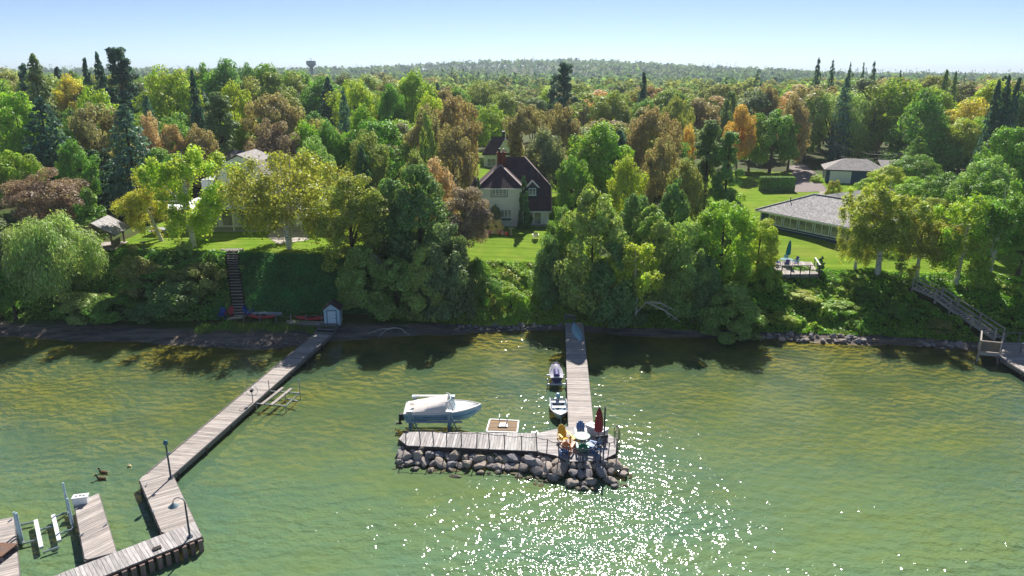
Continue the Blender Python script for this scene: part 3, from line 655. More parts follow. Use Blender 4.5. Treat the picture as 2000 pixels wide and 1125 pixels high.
for Y0, sp in ((112, 6.5), (124, 6.5), (138, 7), (153, 7.5), (170, 8), (189, 8.5), (210, 9.5), (232, 10.5)):
    half = Y0*.74+4; x = -half+rng.uniform(0, sp)
    while x < half:
        X, Y = x+rng.uniform(-1.6, 1.6), Y0+rng.uniform(-4.5, 4.5); x += sp*rng.uniform(.8, 1.25)
        if Y < 122 and X < -22: continue
        if any(in_poly(np.array(X), np.array(Y), k) for k in KEEP): continue
        if np.min(np.hypot(bases[:, 0]-X, bases[:, 1]-Y)) < 3.6: continue
        wts = np.array([3.6, 3.2, 1.2, .6, 2.2, 2, .8, 1, 2.2, .9, 1, 1.3], float)
        if X > 0 and Y > 140: wts[[4, 5, 6, 7]] *= 3.2
        if X < -30: wts[[0, 8, 9, 10]] *= 1.6
        kind, colr, word = FILL[rng.choice(len(FILL), p=wts/wts.sum())]
        u = 1000+FPX*X/(Y*math.cos(PITCH)+5*math.sin(PITCH)); zt = hz(X, Y)+rng.uniform(8.5, 12.0)*(1.15 if kind in ('thin', 'tall', 'spruce') else 1)*(1.2 if X < -35 else 1)
        if Y > 160:      # the taller back rows: their tops make the wood's outline under the skyline
            vt = np.interp(u, [0, 500, 800, 1000, 1450, 1600, 2000], [132, 138, 150, 172, 168, 152, 150])+rng.uniform(-9, 16)+(232-Y)*.12
            zt = min(max(at(u, vt, Y=Y).z, hz(X, Y)+9), hz(X, Y)+22)
        hgt = zt-hz(X, Y); b = (CAM_Z-zt)/Y; v = 562.5+FPX*math.tan(math.atan(b)-PITCH); u = 1000+FPX*X/(Y*math.cos(PITCH)+(CAM_Z-zt)*math.sin(PITCH))
        w = {'broad': 9.0, 'dome': 9, 'tall': 7, 'thin': 6.5, 'spruce': 6, 'cedar': 5}[kind]*rng.uniform(.85, 1.2)*FPX/Y*max(1, hgt/11)**.8
        for k in np.argsort(np.hypot(bases[:, 0]-X, (bases[:, 1]-Y)*.6))[:6]:
            dx, dy = X-bases[k, 0], Y-bases[k, 1]
            rel = ('just left of the' if dx < 0 else 'just right of the') if abs(dx) > abs(dy)*.6 else ('behind the' if dy > 0 else 'in front of the')
            nw = names[k][:15-len(word.split())-len(rel.split())]
            while nw[-1] in STOP: nw = nw[:-1]
            lab = f"{word} {rel} {' '.join(nw)}"
            if lab not in used: break
        used.add(lab)
        tree(kind, u, v, Y, w, colr, lab, 'woodland trees behind the houses', jit=.14); nfill += 1
print('fill trees', nfill)

# ------------------------------------------------------------------ far woods, too far to pick trees apart: one mass
t = NT('far_foliage'); at_ = t.n('Attribute'); at_.attribute_name = 'tint'; gi = t.n('NewGeometry').outputs['Random Per Island']
c = t.hsv(at_.outputs['Color'], t.ramp(gi, 0, 1, .485, .515), .85, t.ramp(t.math('FRACT', t.math('MULTIPLY', gi, 13.7)), 0, 1, .8, 1.2))
d = t.n('BsdfDiffuse'); t.set(d.inputs[0], c); tr = t.n('BsdfTranslucent'); t.set(tr.inputs[0], t.mix(1.0, c, (.9, .95, .55), 'MULTIPLY'))
mx = t.n('AddShader'); t.t.links.new(d.outputs[0], mx.inputs[0]); t.t.links.new(tr.outputs[0], mx.inputs[1]); t.t.links.new(mx.outputs[0], t.out.inputs[0])
FARLEAF = t.m
def low_broad(n, leaf):
    cc, rr = ell_clumps(9, 4.2, 6.6, 4.8, .34, .5, lo=.35, zmin=-.4)
    return clump_leaves(cc, rr, np.array([0, 0, 4.]), n, leaf, .8, .5, .4, .7)
def low_conifer(n, leaf):
    q = rng.random(n)**1.5; an = rng.uniform(0, 6.283, n); r = 3.3*(1-q)**.8*rng.uniform(.5, 1, n)
    C = np.stack([np.cos(an)*r, np.sin(an)*r, 1.5+q*12.8], 1); o = unit(C*[1, 1, 0])
    return cards(C, o*.9+[0, 0, .4]+rng.normal(size=(n, 3))*.3, leaf*rng.uniform(.7, 1.2, n)*(1.1-.6*q), .5, o+[0, 0, -.5], .3)
def far_mass(name, label, rows, nb, leaf, conifer_share):
    PB = [low_broad(nb, leaf) for _ in range(5)]; PC = [low_conifer(max(16, nb//2), leaf*1.1) for _ in range(3)]; Vs, Ts = [], []
    pal = [PAL[k] for k in ('dark', 'deep', 'spruce', 'pine', 'green', 'dark')] if leaf > 1.2 else [PAL[k] for k in ('green', 'olive', 'pine', 'brown', 'grey', 'willow', 'green', 'dark', 'olive', 'birch' if leaf < 1.5 else 'dark')]
    for Y in rows:
        half = Y*.78+15; sp = 6.2+Y/170; X = -half
        while X < half:
            x, y = X+rng.uniform(-2, 2), Y*(1+rng.uniform(-.018, .018)); X += sp*rng.uniform(.75, 1.3)
            patch = wob(x, y, 60+Y*.05, 5); con = rng.random() < conifer_share*(2.0 if patch > .35 else .35)
            V = PC[rng.integers(3)] if con else PB[rng.integers(5)]
            a = rng.uniform(0, 6.283); ca, sa = math.cos(a), math.sin(a); s = rng.uniform(.9, 1.45)*(1+min(Y, 1500)/5000); sz = s*rng.uniform(.8, 1.05)
            if con: sz *= .95
            Vs.append(np.stack([(V[:, 0]*ca-V[:, 1]*sa)*s+x, (V[:, 0]*sa+V[:, 1]*ca)*s+y, V[:, 2]*sz+hz(x, y)-.3], 1))
            cc = tuple(.8*q for q in PAL['spruce']) if con else pal[rng.integers(len(pal))]
            Ts.append(np.tile([*cc, 1], (len(V), 1)))
    V = np.concatenate(Vs); T = np.concatenate(Ts).astype(np.float32); m = card_mesh(name, V, FARLEAF)
    a = m.attributes.new('tint', 'FLOAT_COLOR', 'POINT'); a.data.foreach_set('color', T.ravel())
    print(name, len(V)//4); return tag(link(name, m), label, 'woodland', None, 'stuff')
far_mass('woodland', 'mixed autumn woodland stretching away behind the single trees', np.geomspace(252, 520, 15), 190, .72, .12)
far_mass('distant_forest', 'hazy forest on the far hill along the skyline', np.geomspace(550, 2500, 34), 46, 1.5, .4)

# ------------------------------------------------------------------ ivy on the bluff, reeds on the beach
def slope_cover(name, label, x0, x1, n, leaf, colr, y_lo=0.0, y_hi=.6, lump=.35, ls=1.1, up=.5, clear=None):
    x = rng.uniform(x0, x1, n); tq = rng.uniform(0, 1, n); yb, yt = knot(2, x)-.1+y_lo, knot(4, x)+y_hi; y = yb+(yt-yb)*tq
    z = height(x, y); e = .15; gxn = (height(x+e, y)-height(x-e, y))/(2*e); gyn = (height(x, y+e)-height(x, y-e))/(2*e)
    N = unit(np.stack([-gxn, -gyn, np.ones(n)], 1)); l = np.clip(wob(x, y, ls, 3)+.6*wob(x, y, ls*.45, 8)+.3, 0, 1.5)*lump*np.clip(4*tq*(1-tq)+.25, 0, 1)
    if clear is not None:
        ok = clear(x, y); x, y, z, N, l, tq = x[ok], y[ok], z[ok], N[ok], l[ok], tq[ok]; n = len(x)
    C = np.stack([x, y, z], 1)+N*(l*rng.uniform(.5, 1, n)+.04)[:, None]
    V = cards(C, N*.9+rng.normal(size=(n, 3))*.5+[0, 0, up*.5], leaf*rng.uniform(.6, 1.4, n), .75)
    return tag(link(name, card_mesh(name, V, LEAF), color=colr), label, 'ground cover', None, 'stuff')
STAIR_A, STAIR_B = at(468, 616, z=1.35), at(452, 484, Y=77.2)
STAIR_R = [at(1783, 580, Y=72.6), at(1830, 598, Y=70.6), at(1862, 603, Y=69.0), at(1951, 658, Y=63.8)]
def off_stair(x, y):
    def far(a, b, w):
        dx, dy = b.x-a.x, b.y-a.y; q = np.clip(((x-a.x)*dx+(y-a.y)*dy)/(dx*dx+dy*dy), 0, 1); return np.hypot(x-a.x-q*dx, y-a.y-q*dy) > w
    r = far(STAIR_A, STAIR_B, .75)
    for a, b in zip(STAIR_R[:-1], STAIR_R[1:]): r &= far(a, b, .7)
    return r
slope_cover('ivy', 'dark clipped ivy bank between the long dock stair and the shed', -31, -14, 38000, .115, lin(74, 116, 62), lump=.22, ls=2.0, clear=off_stair)
slope_cover('ivy', 'tangled greenery on the bank below the pavilion', -75, -28.8, 36000, .15, PAL['green'], lump=.6, clear=off_stair)
slope_cover('ivy', 'bright green ivy slope below the middle lawn', -13, 11, 46000, .12, PAL['bright'], y_hi=.4, lump=.5)
slope_cover('ivy', 'green creeper slope along the right shore', 10, 66, 76000, .135, lin(106, 138, 46), y_hi=.7, lump=.85, ls=1.2, clear=off_stair)
slope_cover('brambles', 'sunny yellow-green brambles patching the right slope', 11, 64, 42000, .13, PAL['lime'], y_lo=.3, y_hi=.2, lump=1.0, ls=1.2, clear=lambda x, y: off_stair(x, y) & (wob(x, y, 2.6, 6)+.5*wob(x, y, 1.0, 2) > .42))
slope_cover('brambles', 'olive brambles and saplings patching the middle slope', -13, 11, 16000, .13, PAL['birch'], y_lo=.3, y_hi=0, lump=.9, ls=1.0, clear=lambda x, y: wob(x, y, 2.2, 3)+.5*wob(x, y, .9, 2) > .4)
n = 4200; x = rng.uniform(-31.5, -17.6, n); y = rng.uniform(66.6, 68.3, n)+.35*np.sin(x*1.7); z = height(x, y)
keep = wob(x, y, 1.1, 4) > -.35; x, y, z = x[keep], y[keep], z[keep]; n = len(x); hgt = rng.uniform(.12, .3, n)
V = cards(np.stack([x, y, z+hgt*.9], 1), np.stack([rng.normal(size=n), rng.normal(size=n)-.6, np.full(n, .15)], 1), hgt, .07, np.array([0, 0, 1.]), .18)
tag(link('reeds', card_mesh('reeds', V, LEAF), color=lin(96, 122, 58)), 'tall reeds and grass between beach and kayak terrace', 'reeds', None, 'stuff')

# ------------------------------------------------------------------ haze over land and lake
t = NT('haze_air'); t.t.nodes.remove(t.out); t.out = t.n('OutputMaterial'); pv = t.n('VolumePrincipled'); pv.inputs['Color'].default_value = (.78, .89, 1.0, 1); pv.inputs['Density'].default_value = 0.00021; pv.inputs['Anisotropy'].default_value = 0.2
t.t.links.new(pv.outputs[0], t.out.inputs['Volume'])
tag(MB().box((0, 3050, 37), (10400, 7000, 84)).build('haze', t.m), 'thin pale haze over the lake and woods', 'haze', None, 'stuff')
# ------------------------------------------------------------------ building materials
WHITE = paint('white_paint', lin(236, 238, 238), .5, .35, .06)
STUCCO = paint('pale_stucco', lin(240, 242, 236), .85, .15, .07, 1.2, bump=.008)
TEALTRIM = paint('teal_trim', lin(62, 104, 116), .5, .3)
NAVY = paint('navy_siding', lin(52, 84, 118), .6, .3, .1)
BRICK = None
def shingle(name, c1, c2, course=.22, wide=.28, bump=.02):
    t = NT(name); o = t.obj(); br = t.n('TexBrick'); t.set(br.inputs['Vector'], o)
    br.inputs['Color1'].default_value = (*c1, 1); br.inputs['Color2'].default_value = (*c2, 1); br.inputs['Mortar'].default_value = (*[q*.4 for q in c1], 1)
    br.inputs['Scale'].default_value = 1; br.inputs['Brick Width'].default_value = wide; br.inputs['Row Height'].default_value = course; br.inputs['Mortar Size'].default_value = .012; br.inputs['Bias'].default_value = 0
    n = t.noise(o, 1.1, 4, .6); n2 = t.noise(o, 6, 3, .7)
    c = t.hsv(br.outputs['Color'], .5, 1.0, t.math('MULTIPLY', t.ramp(n, .3, .7, .8, 1.18), t.ramp(n2, .3, .7, .72, 1.28)))
    return t.surf(c, .85, t.bump(t.math('ADD', br.outputs['Fac'], n2), bump), .2)
DARKROOF = shingle('dark_roof_shingle', lin(88, 72, 78), lin(106, 88, 90))
GREYROOF = shingle('grey_cedar_shingle', lin(168, 164, 164), lin(218, 214, 212), .22, .2)
GARAGEROOF = shingle('worn_grey_shingle', lin(160, 154, 152), lin(186, 178, 174), .25, .5)
CHIMNEY = shingle('red_brick', lin(120, 62, 52), lin(146, 82, 68), .085, .24, .01)
FASCIA = paint('pink_grey_fascia', lin(178, 154, 148), .6, .3)
t = NT('window_glass'); gn = t.noise(t.obj(), .8, 2)
GLASS = t.surf(t.mix(t.ramp(gn, .4, .6), lin(104, 110, 110), lin(164, 164, 156)), .12, None, .6)
def window(parent, c, w, h, cols, rows=1, d=.06, rz=0, frame=WHITE, trim=None, sill=True, b=.09):
    """A real window: frame, mullions and panes set back; c is the centre on the wall, facing -Y before rz."""
    f = MB()
    f.box((0, -d/2, h/2-b/2), (w, d, b)); f.box((0, -d/2, -h/2+b/2), (w, d, b))
    for s in (-1, 1): f.box((s*(w/2-b/2), -d/2, 0), (b, d, h-2*b))
    for k in range(1, cols): f.box((-w/2+w*k/cols, -d/2, 0), (b*.8, d*.8, h-2*b))
    for k in range(1, rows): f.box((0, -d/2, -h/2+h*k/rows), (w-2*b, d*.7, .035))
    o = f.build('window', frame, parent, loc=c, rot=(0, 0, rz))
    pw = (w-2*b)/cols
    pm = MB().box((0, 0, 0), (pw-.05, .012, h-2*b)).mesh('pane', GLASS)
    for k in range(cols): link('pane', pm, o, loc=(-w/2+b+pw*(k+.5), -.012, 0))
    if trim:
        q = MB()
        q.box((0, -.02, h/2+.06), (w+.24, .05, .11)); q.box((0, -.02, -h/2-.06), (w+.24, .05, .11))
        for s in (-1, 1): q.box((s*(w/2+.06), -.02, 0), (.11, .05, h))
        q.build('surround', trim, o)
    elif sill: MB().box((0, -.06, -h/2-.03), (w+.16, .12, .05)).build('sill', frame, o)
    return o
def plane_roof(parent, name, polys, mat, t=.14):
    mb = MB()
    for p in polys: mb.slab(p, t)
    return mb.build(name, mat, parent)
def roof_plane(parent, pts, mat, t=.12, name='roof_slope'):
    """One roof slope as its own mesh, local X along the eaves so that the courses run level."""
    p = [Vector(q) for q in pts]; n = (p[1]-p[0]).cross(p[2]-p[1]).normalized(); x = (p[1]-p[0]).normalized(); y = n.cross(x)
    M = Matrix((x, y, n)).transposed().to_4x4(); M.translation = p[0]; Mi = M.inverted()
    o = MB().slab([Mi @ q for q in p], t).build(name, mat, parent); o.matrix_local = M; return o

# ------------------------------------------------------------------ main house
h0 = hz(-1, 95)-.05
H = empty('house', (0, 95, h0), 0, 'pale blue-white stucco house with steep dark roof at the head of the middle lawn', 'house')
def loc(u, v, Y): p = at(u, v, Y=Y); return Vector((p.x, p.y-95, p.z-h0))
xl, xr, yf = -4.35, 1.25, -.6
EA = loc(978, 367, 94.4).z
wl = MB(); wl.prism([(xl, yf), (xr, yf), (xr, 6), (xl, 6)], -.3, EA)
wl.prism([(xr+.002, .9), (5.0, .9), (5.0, 11.5), (xr+.002, 11.5)], -.3, 2.3)
wl.add([(5.0, .9, 2.3), (5.0, 11.5, 2.3), (5.0, 9, 5.0), (5.0, 6.1, 5.2), (5.0, 3, 4.6), (4.8, .9, 2.3), (4.8, 11.5, 2.3), (4.8, 9, 5.0), (4.8, 6.1, 5.2), (4.8, 3, 4.6)], [(0, 1, 2, 3, 4), (9, 8, 7, 6, 5), (0, 4, 9, 5), (1, 0, 5, 6), (2, 1, 6, 7), (3, 2, 7, 8), (4, 3, 8, 9)])
wl.build('wall', STUCCO, H)
MB().box(((xl+xr)/2, yf-.03, 2.45), (xr-xl+.02, .05, .09)).build('belt_course', WHITE, H)
for xx in (xl, xr): MB().box((xx, yf-.02, EA/2), (.14, .08, EA)).build('corner_board', WHITE, H)
# front wing hip roof
AP = loc(978, 322, 97.4); e = .35; apx = (xl+xr)/2
fl, fr_ = Vector((xl-e, yf-e, EA)), Vector((xr+e, yf-e, EA)); ap = Vector((apx, 2.4, AP.z)); bk = Vector((apx, 6, AP.z))
RZ = loc(1005, 306, 101).z; RY = 6.0
RF = empty('roof', (0, 0, 0)); RF.parent = H
roof_plane(RF, [fl, fr_, ap], DARKROOF)
roof_plane(RF, [fr_, Vector((xr+e, 6, EA)), bk, ap], DARKROOF); roof_plane(RF, [Vector((xl-e, 6, EA)), fl, ap, bk], DARKROOF)
# main roof with clipped right gable and long front slope
xR, ez = 5.3, loc(1040, 412, 95.3).z; sl = (RZ-ez)/(RY-.2); cz = loc(1072, 362, 98).z; cyy = RY-(RZ-cz)/sl; xrl, xrr = -1.0, 1.75
rl_, rr_ = Vector((xrl, RY, RZ)), Vector((xrr, RY, RZ))
roof_plane(RF, [Vector((xr-.6, .2, ez)), Vector((xR, .2, ez)), Vector((xR, cyy, cz)), rr_, rl_], DARKROOF, .1)
roof_plane(RF, [Vector((xR, cyy, cz)), Vector((xR, 2*RY-cyy, cz)), rr_], DARKROOF, .1)
roof_plane(RF, [Vector((xR, 11.8, ez)), Vector((-4.6, 11.8, ez)), Vector((-4.6, 2*RY-cyy, cz)), rl_, rr_, Vector((xR, 2*RY-cyy, cz))], DARKROOF, .1)
roof_plane(RF, [Vector((-4.6, 2*RY-cyy, cz)), Vector((-4.6, cyy, cz)), rl_], DARKROOF, .1)
hips = [(ap+Vector((0, 0, .04)), fl, .1), (ap+Vector((0, 0, .04)), fr_, .1), (rr_+Vector((0, 0, .04)), Vector((xR, cyy, cz)), .1)]
for a, b, r in hips: MB().bar(a, b+Vector((0, 0, .03)), .22, .07).build('hip_cap', FASCIA, RF)
MB().bar(Vector((xR+.03, cyy, cz)), Vector((xR+.03, .2, ez)), .1, .2).build('fascia', FASCIA, RF)
MB().box((apx, yf-e-.03, EA-.1), (xr-xl+2*e, .06, .16)).build('gutter', WHITE, RF)
MB().box(((xr+xR)/2, .15, ez-.1), (xR-xr, .08, .16)).build('gutter', WHITE, RF)
# left lean-to wing
lw = MB(); lw.prism([(-6.0, 1.2), (xl-.002, 1.2), (xl-.002, 5), (-6.0, 5)], -.3, 3.5); lw.build('side_wing', STUCCO, H)
la = Vector((-5.0, 2.8, 6.2))
roof_plane(RF, [Vector((-6.3, .9, 3.5)), Vector((-3.6, .9, 3.5)), la], DARKROOF, .1); roof_plane(RF, [Vector((-6.3, 5.2, 3.5)), Vector((-6.3, .9, 3.5)), la], DARKROOF, .1)
for b in (Vector((-6.3, .9, 3.55)), Vector((-3.6, .9, 3.55))): MB().bar(la+Vector((0, 0, .03)), b, .16, .07).build('hip_cap', FASCIA, RF)
# chimney
ch = MB(); cp = loc(979, 300, 98.6); ch.box((cp.x, 4.0, RZ-.8), (1.15, .9, 3.0)); C_ = ch.build('chimney', CHIMNEY, H)
MB().box((cp.x, 4.0, RZ+.75), (1.3, 1.05, .14)).build('chimney_cap', CHIMNEY, C_)
for dx, m in ((-.28, paint('black_flue', lin(48, 46, 46))), (.28, paint('clay_pot', lin(206, 168, 148)))): MB().lathe([(.15, 0), (.13, .25), (.16, .5), (.1, .52)], 10, (cp.x+dx, 4.0, RZ+.8)).build('chimney_pot', m, C_, smooth=True)
# dormer on the long slope
dx, dzb = loc(1040, 382, 96).x, loc(1040, 384, 96.4).z; yd = .2+(dzb-ez)/sl-.05; dw, dh = 1.3, 1.25
D_ = empty('dormer', (0, 0, 0)); D_.parent = H
MB().prism([(dx-dw/2, yd), (dx+dw/2, yd), (dx+dw/2, yd+2.2), (dx-dw/2, yd+2.2)], dzb-.1, dzb+dh).build('wall', NAVY, D_)
dt = Vector((dx, yd-.2, dzb+dh+.85)); dbk = Vector((dx, yd+2.6, dzb+dh+.85))
for s in (-1, 1):
    a = Vector((dx+s*(dw/2+.25), yd-.2, dzb+dh-.05)); b = Vector((dx+s*(dw/2+.25), yd+2.4, dzb+dh-.05))
    roof_plane(D_, [a, b, dbk, dt] if s > 0 else [b, a, dt, dbk], DARKROOF, .08); MB().bar(dt+Vector((0, -.04, 0)), a+Vector((0, -.04, 0)), .08, .16).build('fascia', WHITE, D_)
MB().add([(dx-dw/2, yd-.03, dzb+dh), (dx+dw/2, yd-.03, dzb+dh), (dx, yd-.03, dzb+dh+.72)], [(0, 1, 2)]).build('gable', DARKROOF, D_)
window(D_, (dx, yd-.01, dzb+.62), 1.0, .95, 2, 2)
p = loc(975, 376, 94.4); window(H, (p.x, yf-.005, p.z), 2.0, 1.0, 4, 3, trim=TEALTRIM)
p = loc(985, 417, 94.4); window(H, (p.x, yf-.005, p.z), 1.9, 1.05, 4, 3); MB().box((p.x, yf-.18, p.z-.75), (1.8, .3, .2)).build('window_box', TEALTRIM, H)
p = loc(949, 418, 94.4); window(H, (p.x, yf-.005, p.z), .9, 1.05, 2, 3)
for u in (1034, 1050): window(H, (loc(u, 428, 95.9).x, .895, 1.08), 1.05, 2.05, 1, 1, sill=False)
MB().box((3.0, .6, -.05), (4, .9, .2)).build('door_step', paint('stone_step', lin(150, 146, 140), .9), H)

# ------------------------------------------------------------------ rear cottage
hc = hz(-3, 150); Cg = empty('cottage', (at(975, 320, Y=150).x, 150, hc), 0, 'small white cottage with dark gabled roof behind the main house', 'cottage')
ez2 = at(975, 302, Y=150).z-hc; gt = at(987, 272, Y=150).z-hc
MB().prism([(-3.2, 0), (3.6, 0), (3.6, 6), (-3.2, 6)], -.2, ez2).build('wall', STUCCO, Cg)
gx0, gx1, gm = -.3, 2.9, 1.3; MB().add([(gx0, -.06, ez2-.6), (gx1, -.06, ez2-.6), (gx1, -.06, ez2+.2), (gm, -.06, gt), (gx0, -.06, ez2+.2), (gx0, .2, ez2-.6), (gx1, .2, ez2-.6), (gx1, .2, ez2+.2), (gm, .2, gt), (gx0, .2, ez2+.2)], [(0, 1, 2, 3, 4), (9, 8, 7, 6, 5), (0, 5, 6, 1), (1, 6, 7, 2), (2, 7, 8, 3), (3, 8, 9, 4), (4, 9, 5, 0)]).build('gable', STUCCO, Cg)
roof_plane(Cg, [Vector((-3.6, -.4, ez2)), Vector((4, -.4, ez2)), Vector((4, 3, gt+.3)), Vector((-1.4, 3, gt+.3))], DARKROOF); roof_plane(Cg, [Vector((4, 6.4, ez2)), Vector((-3.6, 6.4, ez2)), Vector((-1.4, 3, gt+.3)), Vector((4, 3, gt+.3))], DARKROOF)
roof_plane(Cg, [Vector((-3.6, 6.4, ez2)), Vector((-3.6, -.4, ez2)), Vector((-1.4, 3, gt+.3))], DARKROOF)
for s, gx in ((-1, gx0-.3), (1, gx1+.3)):
    a, b = Vector((gx, -.3, ez2)), Vector((gx, 2.4, ez2)); tp = Vector((gm, -.3, gt+.15)); tb = Vector((gm, 2.8, gt+.15))
    roof_plane(Cg, [a, b, tb, tp] if s > 0 else [b, a, tp, tb], DARKROOF, .1); MB().bar(tp+Vector((0, -.04, -.05)), a+Vector((0, -.04, -.05)), .08, .2).build('fascia', WHITE, Cg)
window(Cg, (gm, -.07, ez2+.45), .7, .9, 1, 2); window(Cg, (-1.6, -.005, ez2*.45), 1.8, 1.5, 2, 2)
MB().box((.9, 3.2, gt+.7), (.55, .55, 1.2)).build('chimney', paint('dark_flue', lin(60, 58, 60)), Cg); MB().box((.9, 3.2, gt+1.34), (.7, .7, .1)).build('chimney_cap', WHITE, Cg)

# ------------------------------------------------------------------ white house on the left, half behind the birches
hl = hz(-36, 90)-.05; L0 = at(340, 445, z=hl).x; L1 = at(560, 445, z=hl).x
Lh = empty('house', (L0, 90, hl), 0, 'white two-storey house with flat balcony and gambrel gable behind the left birches', 'house'); W = L1-L0+.0
MB().prism([(0, 0), (W+6, 0), (W+6, 8), (0, 8)], -.3, 2.6).build('lower_wall', WHITE, Lh)
MB().box((W/2+2.8, -.8, 2.75), (W+7.5, 3.4, .28)).build('balcony_slab', WHITE, Lh); MB().box((W/2+2.8, -2.56, 2.72), (W+7.5, .08, .2)).build('balcony_edge', paint('dark_edge', lin(52, 58, 64)), Lh)
gx = at(470, 345, Y=92).x-L0; MB().add([(gx-3.2, 1.6, 2.9), (gx+3.6, 1.6, 2.9), (gx+3.6, 1.6, 5.4), (gx+2.2, 1.6, 8.0), (gx, 1.6, 8.9), (gx-2.0, 1.6, 8.0), (gx-3.2, 1.6, 5.4)]+[(gx-3.2, 8, 2.9), (gx+3.6, 8, 2.9), (gx+3.6, 8, 5.4), (gx+2.2, 8, 8.0), (gx, 8, 8.9), (gx-2.0, 8, 8.0), (gx-3.2, 8, 5.4)], [tuple(range(7)), tuple(range(13, 6, -1))]+[(k, 7+k, 7+(k+1) % 7, (k+1) % 7) for k in range(7)]).build('upper_wall', STUCCO, Lh)
rp = [(gx-3.5, 5.2), (gx-2.15, 8.15), (gx+.0, 9.15), (gx+2.35, 8.15), (gx+3.9, 5.2)]
for a, b in zip(rp[:-1], rp[1:]): roof_plane(Lh, [Vector((b[0], 1.3, b[1])), Vector((b[0], 8.4, b[1])), Vector((a[0], 8.4, a[1])), Vector((a[0], 1.3, a[1]))], GARAGEROOF, .1)
MB().prism([(gx-6, 4), (gx-3.21, 4), (gx-3.21, 8), (gx-6, 8)], 2.9, 5.6).build('side_wall', WHITE, Lh)
for k in range(7): window(Lh, (.9+k*2.05, -.005, 1.25), 1.6, 2.0, 1, 1, sill=False)
for dx in (-1.2, 1.0): window(Lh, (gx+dx, 1.595, 4.2), 1.3, 1.9, 2, 1, frame=paint('dark_frame', lin(58, 66, 72)), sill=False)
window(Lh, (gx, 1.595, 6.9), 1.1, 1.2, 2, 2)
rb = MB()
for k in range(int(W+7)): rb.bar((-.6+k, -2.4, 2.9), (-.6+k, -2.4, 3.85), .05)
rb.bar((-.6, -2.4, 3.87), (W+6.2, -2.4, 3.87), .07, .05); rb.bar((-.6, -2.4, 3.05), (W+6.2, -2.4, 3.05), .04); rb.build('balcony_rail', WHITE, Lh)
for k in range(5): MB().bar((.2+k*4.2, -2.3, -.2), (.2+k*4.2, -2.3, 2.6), .16).build('post', WHITE, Lh)
MB().box((W/2, -1.4, .02), (W+4, 2.6, .2)).build('terrace', paint('terrace_stone', lin(170, 168, 172), .9), Lh)
# grey roof farther back on the left
pb = at(455, 300, Y=112); zb = hz(pb.x, 112); Lb = empty('house', (pb.x, 112, zb), 0, 'low house with pale grey roof glimpsed behind the white house', 'house')
MB().prism([(-4, 0), (4, 0), (4, 6), (-4, 6)], -.2, pb.z-zb-1.8).build('wall', WHITE, Lb); q = pb.z-zb-1.8
roof_plane(Lb, [Vector((-4.4, -.4, q)), Vector((4.4, -.4, q)), Vector((3, 3, q+2)), Vector((-3, 3, q+2))], GARAGEROOF); roof_plane(Lb, [Vector((4.4, 6.4, q)), Vector((-4.4, 6.4, q)), Vector((-3, 3, q+2)), Vector((3, 3, q+2))], GARAGEROOF)
for s in (-1, 1): roof_plane(Lb, [Vector((s*4.4, -.4 if s > 0 else 6.4, q)), Vector((s*4.4, 6.4 if s > 0 else -.4, q)), Vector((s*3, 3, q+2))], GARAGEROOF)
window(Lb, (1, -.005, q*.55), 1.4, 1.1, 2, 1)

# ------------------------------------------------------------------ blue house on the right: corner nearest the lake at the origin, x along the sunporch, y along the long front
cn = at(1658, 484, z=hz(41, 84.5)); hr = hz(cn.x, cn.y)-.05; ang = math.atan2(.53, .85)
Bh = empty('house', (cn.x, cn.y, hr), ang, 'navy blue bungalow with grey cedar-shingled hip roof on the right lawn', 'house')
LX, LY, WH = 9.5, 13.5, 2.55
MB().prism([(0, 0), (LX, 0), (LX, LY), (0, LY)], -.3, WH).build('wall', NAVY, Bh)
o_ = .55; c00, c10, c11, c01 = Vector((-o_, -o_, WH)), Vector((LX+o_, -o_, WH)), Vector((LX+o_, LY+o_, WH)), Vector((-o_, LY+o_, WH)); rz_ = WH+2.35
r0, r1 = Vector((LX/2, LX/2-.2, rz_)), Vector((LX/2, LY-LX/2+.2, rz_)); R2 = empty('roof', (0, 0, 0)); R2.parent = Bh
roof_plane(R2, [c00, c10, r0], GREYROOF); roof_plane(R2, [c10, c11, r1, r0], GREYROOF); roof_plane(R2, [c11, c01, r1], GREYROOF); roof_plane(R2, [c01, c00, r0, r1], GREYROOF)
for a, b in ((c00, r0), (c10, r0), (c11, r1), (c01, r1), (r0, r1)): MB().bar(a+Vector((0, 0, .05)), b+Vector((0, 0, .05)), .26, .07).build('hip_cap', GREYROOF, R2)
for a, b in ((c00, c10), (c10, c11), (c11, c01), (c01, c00)):
    d = (b-a).normalized(); MB().bar(a+Vector((0, 0, -.14))-d*.01, b+Vector((0, 0, -.14))+d*.01, .12, .18).build('gutter', WHITE, R2)
MB().tube([(LX*.25, LY*.8, WH+1.0), (LX*.25, LY*.8, WH+1.75), (LX*.25-.1, LY*.8, WH+1.95)], .06).build('vent_pipe', paint('black_pipe', lin(40, 40, 44)), R2)
# rear ell
MB().prism([(LX+.002, 4), (LX+6, 4), (LX+6, 11), (LX+.002, 11)], -.3, WH).build('rear_wall', NAVY, Bh)
e1, e2 = Vector((LX+6.5, 3.5, WH+.02)), Vector((LX+6.5, 11.5, WH+.02)); f0, f1 = Vector((LX/2+.5, 7.5, rz_+.1)), Vector((LX+3.4, 7.5, rz_+.1)); e0, e3 = Vector((LX-.5, 3.5, WH+.02)), Vector((LX-.5, 11.5, WH+.02))
roof_plane(R2, [e0, e1, f1, f0], GREYROOF); roof_plane(R2, [e2, e3, f0, f1], GREYROOF); roof_plane(R2, [e1, e2, f1], GREYROOF)
for k in range(5): window(Bh, (-.005, 1.6+k*2.35, 1.55), 2.2, 1.4, 2, 1, rz=-math.pi/2, b=.13)
for k in range(4): window(Bh, (1.35+k*2.25, -.005, 1.55), 2.05, 1.4, 2, 1, b=.13)
